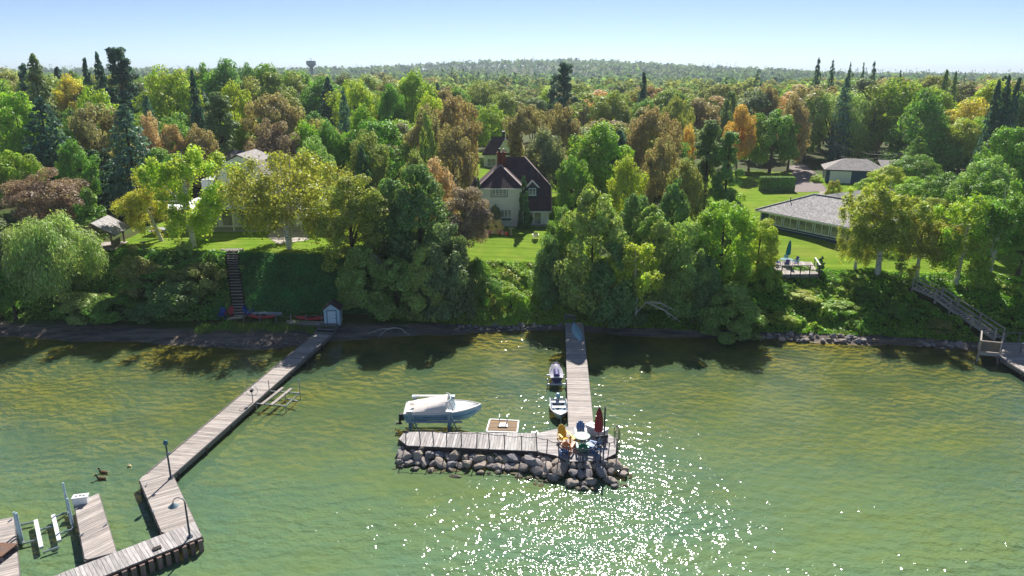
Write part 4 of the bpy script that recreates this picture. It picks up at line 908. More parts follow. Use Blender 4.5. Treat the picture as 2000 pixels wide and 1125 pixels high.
for q in ((.06, -.02), (LX-.06, -.02), (-.02, .06), (-.02, LY-.06)): MB().box((q[0], q[1], WH/2-.1), (.16, .16, WH+.1)).build('corner_board', WHITE, Bh)
MB().bar((-.03, 0, .55), (-.03, LY, .55), .07, .06).build('skirt_board', WHITE, Bh); MB().tube([(-.25, -.1, WH-.1), (-.12, -.05, 1), (-.12, -.05, .2), (-.9, .3, .1)], .05).build('downspout', WHITE, Bh)
# garage behind it
gp_ = ground_at(1612, 357); hg = hz(gp_.x, gp_.y)
Gh = empty('garage', (gp_.x, gp_.y, hg), R(-18), 'garage with worn grey shingle roof beside the driveway', 'garage')
MB().prism([(0, 0), (9.5, 0), (9.5, 7), (0, 7)], -.2, 2.5).build('wall', NAVY, Gh)
a0, a1, a2, a3 = [Vector(q) for q in ((-.5, -.5, 2.5), (10, -.5, 2.5), (10, 7.5, 2.5), (-.5, 7.5, 2.5))]; k0, k1 = Vector((3, 3.5, 4.2)), Vector((7, 3.5, 4.2))
roof_plane(Gh, [a0, a1, k1, k0], GARAGEROOF); roof_plane(Gh, [a2, a3, k0, k1], GARAGEROOF); roof_plane(Gh, [a1, a2, k1], GARAGEROOF); roof_plane(Gh, [a3, a0, k0], GARAGEROOF)
MB().box((2.4, -.03, 1.1), (3.6, .06, 2.2)).build('garage_door', WHITE, Gh); MB().box((-.03, 3.4, 1.1), (.06, 4.6, 2.2)).build('garage_door', paint('pale_door', lin(196, 206, 200), .6), Gh)
g2 = ground_at(1722, 352); G2 = empty('outbuilding', (g2.x, g2.y, hz(g2.x, g2.y)), R(-12), 'low outbuilding with pale flat-pitched roof right of the garage', 'outbuilding')
MB().prism([(0, 0), (8, 0), (8, 6), (0, 6)], -.2, 2.4).build('wall', paint('tan_siding', lin(150, 130, 112), .8), G2)
roof_plane(G2, [Vector((-.4, -.4, 2.4)), Vector((8.4, -.4, 2.4)), Vector((8.4, 3, 3.5)), Vector((-.4, 3, 3.5))], GARAGEROOF); roof_plane(G2, [Vector((8.4, 6.4, 2.4)), Vector((-.4, 6.4, 2.4)), Vector((-.4, 3, 3.5)), Vector((8.4, 3, 3.5))], GARAGEROOF)
window(G2, (3, -.005, 1.3), 1.4, 1, 2, 1)
# clipped hedge, driveway, path
def hedge_box(name, c, s, rz, n, leaf, colr, label):
    f = rng.integers(0, 5, n); P3 = rng.uniform(-.5, .5, (n, 3)); Nn = np.zeros((n, 3))
    for k, (ax, sg) in enumerate(((0, 1), (0, -1), (1, 1), (1, -1), (2, 1))): q = f == k; P3[q, ax] = sg*.5; Nn[q, ax] = sg
    P3 = P3*np.array(s)+Nn*rng.uniform(-.1, .06, (n, 1)); V = cards(P3, Nn+rng.normal(size=(n, 3))*.45, leaf*rng.uniform(.7, 1.3, n), .7)
    o = empty(name, c, rz, label, 'hedge'); link('foliage', card_mesh('foliage', V, LEAF), o, loc=(0, 0, s[2]/2), color=colr)
    MB().box((0, 0, s[2]/2), (s[0]*.9, s[1]*.8, s[2]*.92)).build('branches', paint('hedge_wood', lin(46, 52, 30), .9), o); return o
hp = ground_at(1516, 374); hedge_box('hedge', (hp.x, hp.y, hz(hp.x, hp.y)), (5.6, 1.6, 2.5), R(-4), 11000, .12, PAL['dark'], 'long clipped green hedge beside the driveway')
ASPH = paint('driveway_asphalt', lin(150, 138, 134), .95, .1, .15, 1.5, bump=.01)
pts = [ground_at(u, v) for u, v in ((1545, 376), (1618, 374), (1604, 358), (1600, 345), (1570, 320), (1540, 325), (1550, 345))]
drape('driveway', [(p.x, p.y) for p in pts], .07, ASPH, .5)
pts = [ground_at(u, v) for u, v in ((1592, 400), (1600, 400), (1606, 384), (1614, 372), (1602, 372), (1594, 386))]
drape('garden_path', [(p.x, p.y) for p in pts], .066, paint('path_stone', lin(170, 164, 150), .95, .1), .35)
pts = [at(u, v, z=6.6) for u, v in ((545, 470), (600, 462), (606, 425), (590, 412), (560, 430), (520, 455))]
drape('patio', [(p.x, p.y) for p in pts], .06, paint('patio_stone', lin(196, 186, 178), .95, .1, .2), .4)

# ------------------------------------------------------------------ power pole and lines
pp = at(1752, 342, Y=140); pt = at(1752, 297, Y=140); zb = hz(pp.x, 140)
Pw = empty('power_pole', (pp.x, 140, zb), 0, 'wooden power pole in front of the cone-shaped beech', 'power pole'); ht = pt.z-zb
MB().tube([(0, 0, -.3), (0, 0, ht)], [.16, .12], 8).build('pole', wood('pole_wood', lin(110, 98, 86), lin(80, 70, 62), 2), Pw); MB().box((0, 0, ht-.5), (1.6, .1, .12)).build('crossarm', wood('pole_wood', (0, 0, 0), (0, 0, 0)), Pw)
for dx in (-.7, .7): MB().lathe([(.05, 0), (.07, .08), (.04, .2)], 8, (dx, 0, ht-.44)).build('insulator', WHITE, Pw)
def wire(a, b, sag, label, r=.022):
    pts = [a.lerp(b, q)+Vector((0, 0, -4*sag*q*(1-q))) for q in np.linspace(0, 1, 13)]
    tag(MB().tube(pts, r, 5).build('power_line', paint('grey_cable', lin(120, 122, 124), .5), None), label, 'cable')
top = Vector((pp.x, 140, zb+ht-.4)); wire(top+Vector((-.7, 0, 0)), at(1632, 282, Y=150), .8, 'power line running left from the pole past the willow'); wire(top+Vector((.7, 0, 0)), at(1812, 346, Y=118), .5, 'power line dropping right from the pole toward the birches'); wire(top+Vector((-.7, 0, -.5)), at(1640, 305, Y=150), .4, 'lower thin cable running left from the pole', .015)

# ------------------------------------------------------------------ water tower on the skyline
wt = at(608, 130, Y=900); zt0 = hz(wt.x, 900); s = 900*.9/FPX
T = empty('water_tower', (wt.x, 900, zt0), 0, 'blue-green water tower rising over the woods on the skyline', 'water tower'); zc = wt.z-zt0; TB = paint('tower_blue', lin(84, 122, 134), .6, .3)
MB().lathe([(3*s, -10*s), (3.5*s, -2*s), (9.4*s, 3.5*s), (9.6*s, 4.5*s)], 20, (0, 0, zc)).build('bowl', paint('tower_dark', lin(52, 84, 108), .6), T, smooth=True)
MB().lathe([(9.7*s, 4.5*s), (9.8*s, 10*s), (9*s, 11.2*s), (0.1, 12*s)], 20, (0, 0, zc)).build('tank', TB, T, smooth=True)
MB().lathe([(4*s, -zc-1), (3*s, -10*s)], 14, (0, 0, zc)).build('column', TB, T, smooth=True)
for dx in (-1.5, 1.5): MB().bar((dx*s, 0, zc+12*s), (dx*s, 0, zc+18*s), .5*s).build('antenna', paint('antenna_grey', lin(120, 124, 128)), T)
# ------------------------------------------------------------------ docks
PLANK = wood('weathered_plank', lin(206, 196, 188), lin(158, 148, 142), 0)
PLANK_OLD = wood('silvered_plank', lin(214, 208, 204), lin(150, 144, 144), 0)
BEAM = wood('dock_beam', lin(150, 146, 146), lin(104, 98, 98), 0)
DARKWOOD = wood('dark_piling', lin(88, 76, 72), lin(56, 50, 50), 2)
ALU = paint('aluminium', lin(178, 186, 194), .35, .5, .08, 3, .75)
STEEL = paint('galvanised_steel', lin(150, 160, 170), .45, .5, .1, 3, .6)
BLACK = paint('black_rubber', lin(34, 34, 38), .6, .3)
_plank = {}
def lay(parent, A, B, w, z, pitch=.19, mat=PLANK, th=.045, skew0=0, skew1=0, name='plank', gap=.014):
    """Planks across the run A-B; each its own board."""
    A, B = Vector((A[0], A[1])), Vector((B[0], B[1])); d = B-A; L = d.length; d.normalize(); an = math.atan2(d.y, d.x)+math.pi/2; n = max(1, round(L/pitch)); p = L/n
    key = (round(w, 2), round(p, 3), mat.name)
    if key not in _plank: _plank[key] = MB().box((0, 0, 0), (w, p-gap, th)).mesh(name, mat)
    for k in range(n):
        c = A+d*(k+.5)*p
        link(name, _plank[key], parent, loc=(c.x-parent.location.x, c.y-parent.location.y, z-th/2+rng.uniform(-.006, .006)-parent.location.z), rot=(rng.normal()*.004, rng.normal()*.004, an+rng.normal()*.006-parent.rotation_euler.z))
def lay_poly(parent, poly, z, ang, pitch=.19, mat=PLANK, th=.045, name='plank'):
    """Planks running along direction ang, cut to a convex outline."""
    ca, sa = math.cos(ang), math.sin(ang); P = [Vector((p[0]*ca+p[1]*sa, -p[0]*sa+p[1]*ca)) for p in poly]
    lo, hi = min(p.y for p in P), max(p.y for p in P); n = round((hi-lo)/pitch); s = (hi-lo)/n
    for k in range(n):
        y0, y1 = lo+k*s+.008, lo+(k+1)*s-.008; rows = []
        for y in (y0, y1):
            xs = []
            for i in range(len(P)):
                a, b = P[i], P[(i+1) % len(P)]
                if (a.y-y)*(b.y-y) <= 0 and abs(a.y-b.y) > 1e-6: xs.append(a.x+(b.x-a.x)*(y-a.y)/(b.y-a.y))
            rows.append((min(xs), max(xs)) if len(xs) > 1 else None)
        if rows[0] is None or rows[1] is None: continue
        cx, cy_ = (rows[0][0]+rows[0][1])/2, (y0+y1)/2
        q = [(rows[0][0]-cx, y0-cy_), (rows[0][1]-cx, y0-cy_), (rows[1][1]-cx, y1-cy_), (rows[1][0]-cx, y1-cy_)]
        wx, wy = cx*ca-cy_*sa, cx*sa+cy_*ca
        MB().prism(q, -th/2, th/2).build(name, mat, parent, loc=(wx-parent.location.x, wy-parent.location.y, z-th/2+rng.uniform(-.006, .006)-parent.location.z), rot=(0, 0, ang))
def bars(parent, name, pts, w, h, z, mat):
    for a, b in zip(pts[:-1], pts[1:]):
        MB().bar(Vector((a[0], a[1], z))-parent.location, Vector((b[0], b[1], z))-parent.location, w, h).build(name, mat, parent)
def piles(parent, pts, z, r=.09, mat=DARKWOOD, top=0.0):
    for p in pts: MB().tube([Vector((p[0], p[1], min(-.4, hz(p[0], p[1])-.1)))-parent.location, Vector((p[0], p[1], z+top))-parent.location], r, 8).build('piling', mat, parent)
def lerp2(a, b, q): return (a[0]+(b[0]-a[0])*q, a[1]+(b[1]-a[1])*q)

# --- long diagonal dock on the left
ZL = .62
a1, a2 = at(612, 653, z=ZL), at(650, 653, z=ZL); b1, b2 = at(272, 936, z=ZL), at(338, 930, z=ZL); c1, c2 = at(316, 1040, z=ZL), at(393, 1046, z=ZL)
DL = empty('dock', (b1.x, b1.y, 0), 0, 'long weathered plank dock running diagonally out from the left beach', 'dock')
ma, mb_ = (a1+a2)/2, (b1+b2)/2; dd = (mb_-ma).normalized(); nn = Vector((-dd.y, dd.x, 0)); wl_ = abs((b2-b1).dot(nn))*.98
b_in = mb_-dd*.35; lay(DL, ma, b_in, wl_, ZL, .2)
e1, e2 = b_in+nn*wl_/2, b_in-nn*wl_/2
lay_poly(DL, [(b1.x, b1.y), (e1.x, e1.y) if (e1-b1).length < (e2-b1).length else (e2.x, e2.y), (e2.x, e2.y) if (e1-b1).length < (e2-b1).length else (e1.x, e1.y), (b2.x, b2.y), (c2.x, c2.y), (c1.x, c1.y)], ZL+.001, math.atan2((c1-b1).y, (c1-b1).x)+math.pi/2-.05, .2)
for s in (-1, 1):
    A_, B_ = ma+nn*s*(wl_/2-.03), b_in+nn*s*(wl_/2-.03)
    bars(DL, 'side_beam', [A_, B_], .08, .24, ZL-.17, BEAM); bars(DL, 'kerb_rail', [A_, B_], .07, .05, ZL+.03, BEAM)
    piles(DL, [lerp2(A_, B_, q) for q in np.linspace(.1, .98, 8)], ZL-.06)
for p, q in ((b1, c1), (b2, c2)): bars(DL, 'side_beam', [p, q], .09, .24, ZL-.17, BEAM); piles(DL, [lerp2(p, q, k) for k in (.1, .9)], ZL-.06)
for u, v in ((286, 948), (300, 1000)):
    p = at(u, v, z=ZL)-DL.location; MB().box((p.x, p.y, ZL+.06), (.06, .28, .05), .3).box((p.x, p.y, ZL+.03), (.05, .1, .06), .3).build('cleat', STEEL, DL)

# --- wide timber pier at the lower left, with a row of upright piles on the lake side
ZP = .8
k1, k2, k3, k4 = at(380, 1019, z=ZP), at(396, 1047, z=ZP), at(140, 1150, z=ZP), at(40, 1150, z=ZP)
k3 = k2+(k3-k2)*1.35; k4 = k1+(k4-k1)*1.35
PR = empty('pier', (k2.x, k2.y, 0), 0, 'wide silvered timber pier at the lower left, faced with upright piles', 'pier')
pa = math.atan2((k3-k2).y, (k3-k2).x); lay_poly(PR, [(k1.x, k1.y), (k2.x, k2.y), (k3.x, k3.y), (k4.x, k4.y)], ZP, pa+math.pi/2, .2, PLANK_OLD)
bars(PR, 'side_beam', [k1, k4], .12, .3, ZP-.2, BEAM); bars(PR, 'side_beam', [k2, k3], .12, .3, ZP-.2, DARKWOOD)
pd = (k3-k2).normalized(); po = Vector((-pd.y, pd.x, 0)); po = po if (k2-k1).dot(po) > 0 else -po
RUST = wood('rusty_sheet_pile', lin(168, 140, 130), lin(118, 96, 92), 2); L = (k3-k2).length
pm1 = MB().box((0, 0, 0), (.24, .14, 1.3)).mesh('pile_board', RUST)
for k in range(int(L/.42)):
    p = k2+pd*(.2+k*.42)+po*.14-PR.location; link('pile_board', pm1, PR, loc=(p.x, p.y, .05+rng.uniform(-.03, .03)), rot=(0, 0, pa+rng.normal()*.02))
ft = MB()
for k in range(int(L/.42)):
    p = k2+pd*(.2+k*.42)+po*.55-PR.location
    MB().box((p.x, p.y, -.22), (.12, .75, .18), pa, .25).build('footing', wood('weedy_timber', lin(120, 124, 60), lin(84, 92, 44), 1), PR)
p = k2+pd*2.2-po*.5-PR.location; MB().box((p.x, p.y, ZP+.05), (.4, .28, .04), pa).build('hatch', DARKWOOD, PR)

# --- finger dock and the corner dock
ZF = .62
def quad_dock(label, px, z, ang_from, mat=PLANK, pitch=.2):
    q = [at(u, v, z=z) for u, v in px]; o = empty('dock', (q[0].x, q[0].y, 0), 0, label, 'dock'); d = q[1]-q[0] if ang_from == 0 else q[2]-q[1]
    lay_poly(o, [(p.x, p.y) for p in q], z, math.atan2(d.y, d.x), pitch, mat)
    for k in range(4): bars(o, 'side_beam', [q[k], q[(k+1) % 4]], .09, .22, z-.16, BEAM)
    piles(o, [lerp2(p, (sum(a.x for a in q)/4, sum(a.y for a in q)/4), .06) for p in q], z-.06); return o, q
FD, fq = quad_dock('short finger dock with a white box on its end, lower left', ((145, 984), (192, 963), (227, 1078), (166, 1094)), ZF, 0)
CD, cq = quad_dock('dock corner cut by the left edge beside the empty boat lift', ((-60, 1028), (26, 1009), (40, 1150), (-60, 1180)), ZF, 0)
for o, px in ((FD, ((150, 995), (206, 1027), (160, 1046))), (CD, ((20, 1018),))):
    for u, v in px: p = at(u, v, z=ZF)-o.location; MB().box((p.x, p.y, ZF+.06), (.05, .26, .05), -.3).box((p.x, p.y, ZF+.03), (.05, .1, .06), -.3).build('cleat', STEEL, o)
p = at(158, 983, z=ZF); wb = empty('storage_box', (p.x, p.y+.05, ZF), R(14), 'small white dock box with vented lid on the finger dock', 'box')
MB().box((0, 0, .2), (.78, .42, .4)).build('body', WHITE, wb, bevel=.02); ld = MB().box((0, 0, .44), (.86, .5, .08)).build('lid', WHITE, wb, bevel=.015)
for k in range(3): MB().box((-.2+k*.2, 0, .483), (.14, .12, .008)).build('vent', paint('vent_grey', lin(90, 96, 100)), ld)
p = at(12, 1085, z=ZF); br = empty('dock_ramp', (p.x, p.y, ZF), R(-8), 'brown sloping board box on the corner dock', 'ramp'); MB().box((-.6, 0, .3), (1.8, 1.1, .06), 0, 0, R(-4)).build('top_board', wood('brown_board', lin(150, 118, 100), lin(120, 94, 82), 0), br); MB().box((-.6, -.5, .13), (1.8, .06, .3)).build('front_board', BEAM, br); MB().box((-.6, .5, .13), (1.8, .06, .3)).build('back_board', BEAM, br)

# --- empty boat lift in the lower-left cove: posts, cradle, bunks
LP = [(at(44, 1062, z=.1), 2.5), (at(36, 1042, z=.5), 2.3), (at(133, 1002, z=.3), 2.5), (at(142, 1028, z=.1), 2.3)]
p0 = at(90, 1060, z=0); EL = empty('boat_lift', (p0.x, p0.y, 0), 0, 'empty boat lift with pale bunks and four blue-white posts, lower left cove', 'boat lift')
PVC = paint('pale_blue_pvc', lin(186, 210, 222), .4, .4)
def lp(u, v, z): return at(u, v, z=z)-EL.location
for bx_, tx in (((45, 1060), (22, 975)), ((40, 1058), (24, 1008)), ((134, 998), (129, 944)), ((143, 1030), (140, 976))):
    b = lp(*bx_, .1); MB().tube([b+Vector((0, 0, -1.4)), b, b+Vector((0, 0, 1.9))], [.07, .07, .055], 8).build('guide_post', PVC, EL)
for a, b in (((70, 1017), (81, 1070)), ((104, 1007), (116, 1057))): MB().bar(lp(*a, .35), lp(*b, .35), .2, .16).build('bunk', WHITE, EL)
for a, b in (((40, 1025), (68, 1019)), ((47, 1061), (76, 1054)), ((106, 1010), (132, 1000)), ((116, 1043), (141, 1034)), ((78, 1035), (104, 1028)), ((84, 1079), (117, 1068))): MB().bar(lp(*a, .2), lp(*b, .2), .08, .1).build('cross_beam', ALU, EL)
for a, b in (((36, 1026), (46, 1062)), ((133, 1000), (143, 1032))): MB().bar(lp(*a, .2), lp(*b, .2), .1, .12).build('side_beam', ALU, EL)

# --- bare lift frame with two bunks beside the long dock
p0 = at(545, 780, z=.4); LF = empty('boat_lift', (p0.x, p0.y, 0), 0, 'bare aluminium lift frame with two bunks moored beside the long dock', 'boat lift')
def lf(u, v, z): return at(u, v, z=z)-LF.location
for a, b in (((553, 757), (511, 790)), ((569, 759), (530, 791))): MB().bar(lf(*a, .6), lf(*b, .6), .26, .08).build('bunk', wood('pale_bunk', lin(206, 196, 190), lin(170, 160, 154), 0), LF)
for a, b in (((498, 788), (558, 793)), ((524, 764), (586, 768)), ((498, 788), (527, 762)), ((558, 793), (586, 768)), ((562, 779), (582, 784))): MB().bar(lf(*a, .5), lf(*b, .5), .07, .09).build('frame_beam', ALU, LF)
for u, v, zt_ in ((558, 793, .5), (586, 768, 1.7), (500, 788, .6), (526, 763, 1.4), (558, 780, 1.0)):
    b = lf(u, v, .5); MB().tube([b+Vector((0, 0, -1.6)), b+Vector((0, 0, zt_-.5+.02))], .04, 8).build('leg', ALU, LF)
wp = lf(494, 786, .6); wh = MB()
MB().tube([wp, wp+Vector((0, 0, 1.0))], .04).build('winch_post', STEEL, LF)
wh.tube([wp+Vector((.45*math.cos(a), 0, 1.0+.45*math.sin(a))) for a in np.linspace(0, 2*math.pi, 21)], .018, 5)
for a in (0, math.pi/2, math.pi*.25, math.pi*.75): wh.bar(wp+Vector((.44*math.cos(a), 0, 1.0+.44*math.sin(a))), wp-Vector((.44*math.cos(a), 0, -1.0+.44*math.sin(a))), .014)
wh.build('winch_wheel', STEEL, LF); MB().tube([wp+Vector((0, -.1, 1)), wp+Vector((0, .12, 1))], .12, 12).build('winch_drum', BLACK, LF)

# --- lamp posts on the long dock
def lamp_post(px, top, z, label, hooked):
    b = at(*px, z=z); ht = at(*top, Y=b.y).z-z; o = empty('lamp_post', (b.x, b.y, z), 0, label, 'lamp post')
    m = paint('dark_blue_metal', lin(58, 76, 92), .5, .4)
    MB().tube([(0, 0, -.02), (0, 0, .06)], .16, 10).build('base', m, o)
    if hooked:
        r = .32; arc = [(0, 0, ht-r)]+[(-r+r*math.cos(a), 0, ht-r+r*math.sin(a)) for a in np.linspace(.2, math.pi, 9)]
        MB().tube([(0, 0, 0), (0, 0, ht-r)], [.06, .045], 8).build('pole', m, o); MB().tube(arc, .025, 6).build('arm', m, o)
        MB().lathe([(.03, 0), (.08, -.05), (.28, -.22), (.27, -.23)], 14, (-2*r, 0, ht-r)).build('lamp_shade', paint('shade_blue', lin(120, 140, 150), .4), o, smooth=True)
        MB().lathe([(.02, -.12), (.06, -.18), (.02, -.25)], 8, (-2*r, 0, ht-r)).build('bulb', WHITE, o)
    else:
        MB().tube([(0, 0, 0), (0, 0, ht-.3)], [.065, .05], 8).build('pole', m, o); MB().box((.1, 0, ht*.66), (.14, .1, .18)).build('switch_box', STEEL, o)
        MB().lathe([(.05, 0), (.13, .05), (.15, .2), (.1, .32), (.03, .36)], 10, (0, 0, ht-.34)).build('lantern', paint('lantern_teal', lin(70, 116, 130), .35), o, smooth=True)
    return o
lamp_post((334, 934), (323, 860), ZL, 'straight dark lamp post at the bend of the long dock', False)
lamp_post((371, 1049), (362, 972), ZP, 'hooked lamp post with wide shade on the timber pier', True)

# --- middle dock, breakwater deck and octagonal end platform
ZM = .72
m1, m2 = at(1103, 630, z=ZM), at(1140, 630, z=ZM); n1, n2 = at(1112, 835, z=ZM), at(1158, 835, z=ZM)
DM = empty('dock', (m1.x, n1.y, 0), 0, 'straight plank dock leading from the middle shore to the breakwater platform', 'dock')
wm = ((m2-m1).length+(n2-n1).length)/2; A_, B_ = (m1+m2)/2, (n1+n2)/2; lay(DM, A_, B_, wm, ZM, .2)
dm = (B_-A_).normalized(); nm_ = Vector((-dm.y, dm.x, 0))
for s in (-1, 1):
    P_, Q_ = A_+nm_*s*(wm/2-.02), B_+nm_*s*(wm/2-.02); bars(DM, 'side_beam', [P_, Q_], .09, .26, ZM-.19, BEAM); piles(DM, [lerp2(P_, Q_, k) for k in np.linspace(.08, .98, 7)], ZM-.06)
ZB = .95
plat = [at(u, v, z=ZB) for u, v in ((1048, 846), (1109, 833), (1160, 833), (1180, 843), (1205, 857), (1204, 885), (1172, 900), (1111, 901), (1088, 890), (1050, 882))]
arm = [at(u, v, z=ZB) for u, v in ((790, 843), (1047, 846), (1049, 881), (795, 870), (779, 857))]
BD = empty('dock', (plat[0].x, plat[0].y, 0), 0, 'silvered deck along the stone breakwater with octagonal sitting platform', 'dock')
lay_poly(BD, [(p.x, p.y) for p in plat], ZB, 0.0, .19, PLANK_OLD); lay_poly(BD, [(p.x, p.y) for p in arm], ZB, math.pi/2-.06, .2, PLANK_OLD)
bars(BD, 'side_beam', [plat[9], plat[8], plat[7], plat[6], plat[5], plat[4], plat[3], plat[2]], .1, .3, ZB-.21, DARKWOOD); bars(BD, 'side_beam', [plat[1], plat[0]], .1, .3, ZB-.21, DARKWOOD)
bars(BD, 'side_beam', [arm[1], arm[0], arm[4], arm[3], arm[2]], .1, .3, ZB-.21, DARKWOOD)
piles(BD, [lerp2(p, plat[0] if i > 5 else plat[8], .05) for i, p in enumerate(plat)]+[lerp2(arm[0], arm[1], k) for k in (.02, .2, .4, .6, .8)], ZB-.07)
# rail posts with a sagging chain
POST = paint('dark_iron_post', lin(74, 70, 84), .5, .4); CH = paint('chain_rope', lin(120, 112, 112), .6, .3, metal=.3)
pp_ = [(792, 866), (822, 867), (848, 868), (872, 869), (902, 870), (931, 871), (957, 872), (986, 874), (1018, 877), (1050, 880), (1067, 884), (1092, 892), (1111, 901), (1138, 903), (1162, 902), (1173, 898), (1186, 893), (1203, 884), (1206, 870), (1205, 857)]
tops = []
for k, (u, v) in enumerate(pp_):
    b = at(u, v, z=ZB)+Vector((0, -.03, 0))-BD.location; hgt = 1.02+rng.uniform(-.05, .08); lx_ = rng.normal()*.05
    t_ = b+Vector((lx_, 0, hgt)); tops.append(t_); MB().tube([b+Vector((0, 0, -.55)), t_], .035, 7).build('post', POST, BD)
for a, b in zip(tops[:-1], tops[1:]):
    sg = .09*(b-a).length**.8; MB().tube([a.lerp(b, q)+Vector((0, 0, -.04-4*sg*q*(1-q))) for q in np.linspace(0, 1, 9)], .022, 5).build('chain', CH, BD)
# ladder rails at the right of the platform
for dy in (0, .45):
    b = at(1201, 862, z=ZB)-BD.location+Vector((0, dy, 0)); MB().tube([b, b+Vector((0, 0, .75)), b+Vector((.12, 0, .9)), b+Vector((.3, 0, .85)), b+Vector((.32, 0, -.9))], .025, 6).build('ladder_rail', POST, BD)

# --- boulders of the breakwater
def boulder(seed, sub=2):
    r = np.random.default_rng(seed); bm = bmesh.new(); bmesh.ops.create_icosphere(bm, subdivisions=sub, radius=1)
    pl = [(unit(r.normal(size=3)), r.uniform(.55, .85)) for _ in range(16)]
    for v in bm.verts:
        c = np.array(v.co); f = 1+.13*math.sin(3*c[0]+seed)*math.cos(2.6*c[1]-seed)+.06*math.sin(7*c[2]+c[0]*5)
        c = c*f
        for n_, d_ in pl:
            q = c.dot(n_)
            if q > d_: c = c-n_*(q-d_)*.95
        v.co = c
    m = bpy.data.meshes.new('boulder'); bm.to_mesh(m); bm.free(); m.polygons.foreach_set('use_smooth', [True]*len(m.polygons)); m.set_sharp_from_angle(angle=R(22)); m.materials.append(STONE); return m
t = NT('boulder_granite'); o_n = t.obj(); r_ = t.rand(); n1_ = t.noise(o_n, 2.2, 5, .65); n2_ = t.noise(o_n, 11, 3, .7); geo = t.n('NewGeometry'); sep = t.n('SeparateXYZ'); t.set(sep.inputs[0], geo.outputs['Position'])
c = t.mix(t.ramp(r_, .1, .9), lin(146, 142, 146), lin(184, 168, 152)); c = t.mix(t.ramp(n1_, .5, .7, 0, .55), c, lin(190, 174, 158)); c = t.hsv(c, .5, 1, t.math('MULTIPLY', t.ramp(n2_, .3, .7, .72, 1.25), t.ramp(t.math('FRACT', t.math('MULTIPLY', r_, 7.7)), 0, 1, .75, 1.15)))
c = t.mix(t.ramp(t.math('ADD', sep.outputs[2], t.ramp(n1_, 0, 1, -.15, .15)), .02, .22, 1, 0), c, lin(92, 86, 52))
STONE = t.surf(c, .8, t.bump(t.math('ADD', n1_, t.math('MULTIPLY', n2_, .4)), .06), .3)
BM = [boulder(s) for s in range(1, 10)]
bw0 = at(990, 905, z=.3); BW = empty('breakwater', (bw0.x, bw0.y, 0), 0, 'heap of grey boulders forming the breakwater in front of the deck', 'breakwater')
def stone(parent, x, y, z, s, name='boulder'):
    link(name, BM[rng.integers(len(BM))], parent, loc=(x-parent.location.x, y-parent.location.y, z-parent.location.z), rot=(rng.uniform(-.5, .5), rng.uniform(-.5, .5), rng.uniform(0, 6.28)), scale=(s*rng.uniform(.85, 1.35), s*rng.uniform(.8, 1.1), s*rng.uniform(.65, .9)))
rows = [(ZB-.3, .05, .38), (.46, .55, .46), (.16, 1.15, .46), (-.1, 1.7, .36)]
front = [at(u, v, z=ZB) for u, v in ((784, 866), (850, 869), (930, 872), (1010, 877), (1055, 884), (1090, 894), (1115, 903), (1165, 904), (1190, 896), (1202, 886))]
seg = [0]
for a, b in zip(front[:-1], front[1:]): seg.append(seg[-1]+(b-a).length)
def along(s):
    s = max(0, min(s, seg[-1]-1e-4)); i = max(k for k in range(len(seg)-1) if seg[k] <= s); return front[i].lerp(front[i+1], (s-seg[i])/(seg[i+1]-seg[i])), (front[i+1]-front[i]).normalized()
for z, off, s0 in rows:
    s = rng.uniform(-.2, .3)
    while s < seg[-1]-.1:
        p, d = along(s); nrm_ = Vector((d.y, -d.x, 0)); sz = s0*rng.uniform(.7, 1.3); taper = min(1, .8+min(s, seg[-1]-s+.2)/6)
        q = p+nrm_*(off*taper+rng.uniform(-.12, .16)-.1)+d*(s-seg[-1] if s > seg[-1] else 0); stone(BW, q.x, q.y, z*min(1, taper+.1)+rng.uniform(-.08, .08)-.05, sz); s += sz*rng.uniform(1.1, 1.5)
for k in range(40):
    s = rng.uniform(-.6, seg[-1]-.3); p, d = along(s); nrm_ = Vector((d.y, -d.x, 0)); q = p+nrm_*rng.uniform(1.5, 2.3)+d*(s if s < 0 else 0); stone(BW, q.x, q.y, -rng.uniform(.12, .4), rng.uniform(.22, .42))
for k in range(34):
    p, d = along(rng.uniform(0, seg[-1])); nrm_ = Vector((d.y, -d.x, 0)); q = p+nrm_*rng.uniform(.0, .8); stone(BW, q.x, q.y, rng.uniform(.1, .5), rng.uniform(.15, .26))

# --- stones along the right shore and at the head of the middle dock
SR = empty('shore_stones', (at(1600, 664, z=0).x, 65, 0), 0, 'line of dark rocks along the right shore below the creeper slope', 'rocks')
for k in range(95):
    x = rng.uniform(24, 47); y = float(knot(1, x))+rng.uniform(-.3, 1.0); stone(SR, x, y, max(hz(x, y), -.1)+.08, rng.uniform(.15, .42), 'stone')
SM = empty('shore_stones', (0, 69, 0), 0, 'low ledge of stones under the middle ivy slope', 'rocks')
for k in range(60):
    x = rng.uniform(-6, 5.2); y = float(knot(1, x))+rng.uniform(-.2, 1.0); stone(SM, x, y, max(hz(x, y), -.1)+.05, rng.uniform(.12, .34), 'stone')
SL = empty('shore_stones', (-20, 64, 0), 0, 'scatter of pale stones on the left beach by the long dock', 'rocks')
for k in range(70):
    x = rng.uniform(-29, -19.5); y = float(knot(1, x))+abs(rng.normal())*.6-.2; stone(SL, x, y, hz(x, y)+.03, rng.uniform(.06, .18), 'stone')
p, q = at(1704, 664, z=.45), at(1800, 671, z=.45); tag(MB().bar(p, q, .25, .2).build('beam', wood('driftwood', lin(150, 138, 124), lin(110, 100, 92), 0), None), 'long pale timber lying on the right shore', 'timber')
sw = at(1875, 675, z=.2); tag(link('stepping_boulder', BM[2], None, loc=(sw.x, sw.y, .2), rot=(.2, .1, .5), scale=(.7, .6, .6)), 'single large grey boulder beside the lower right landing', 'boulder')

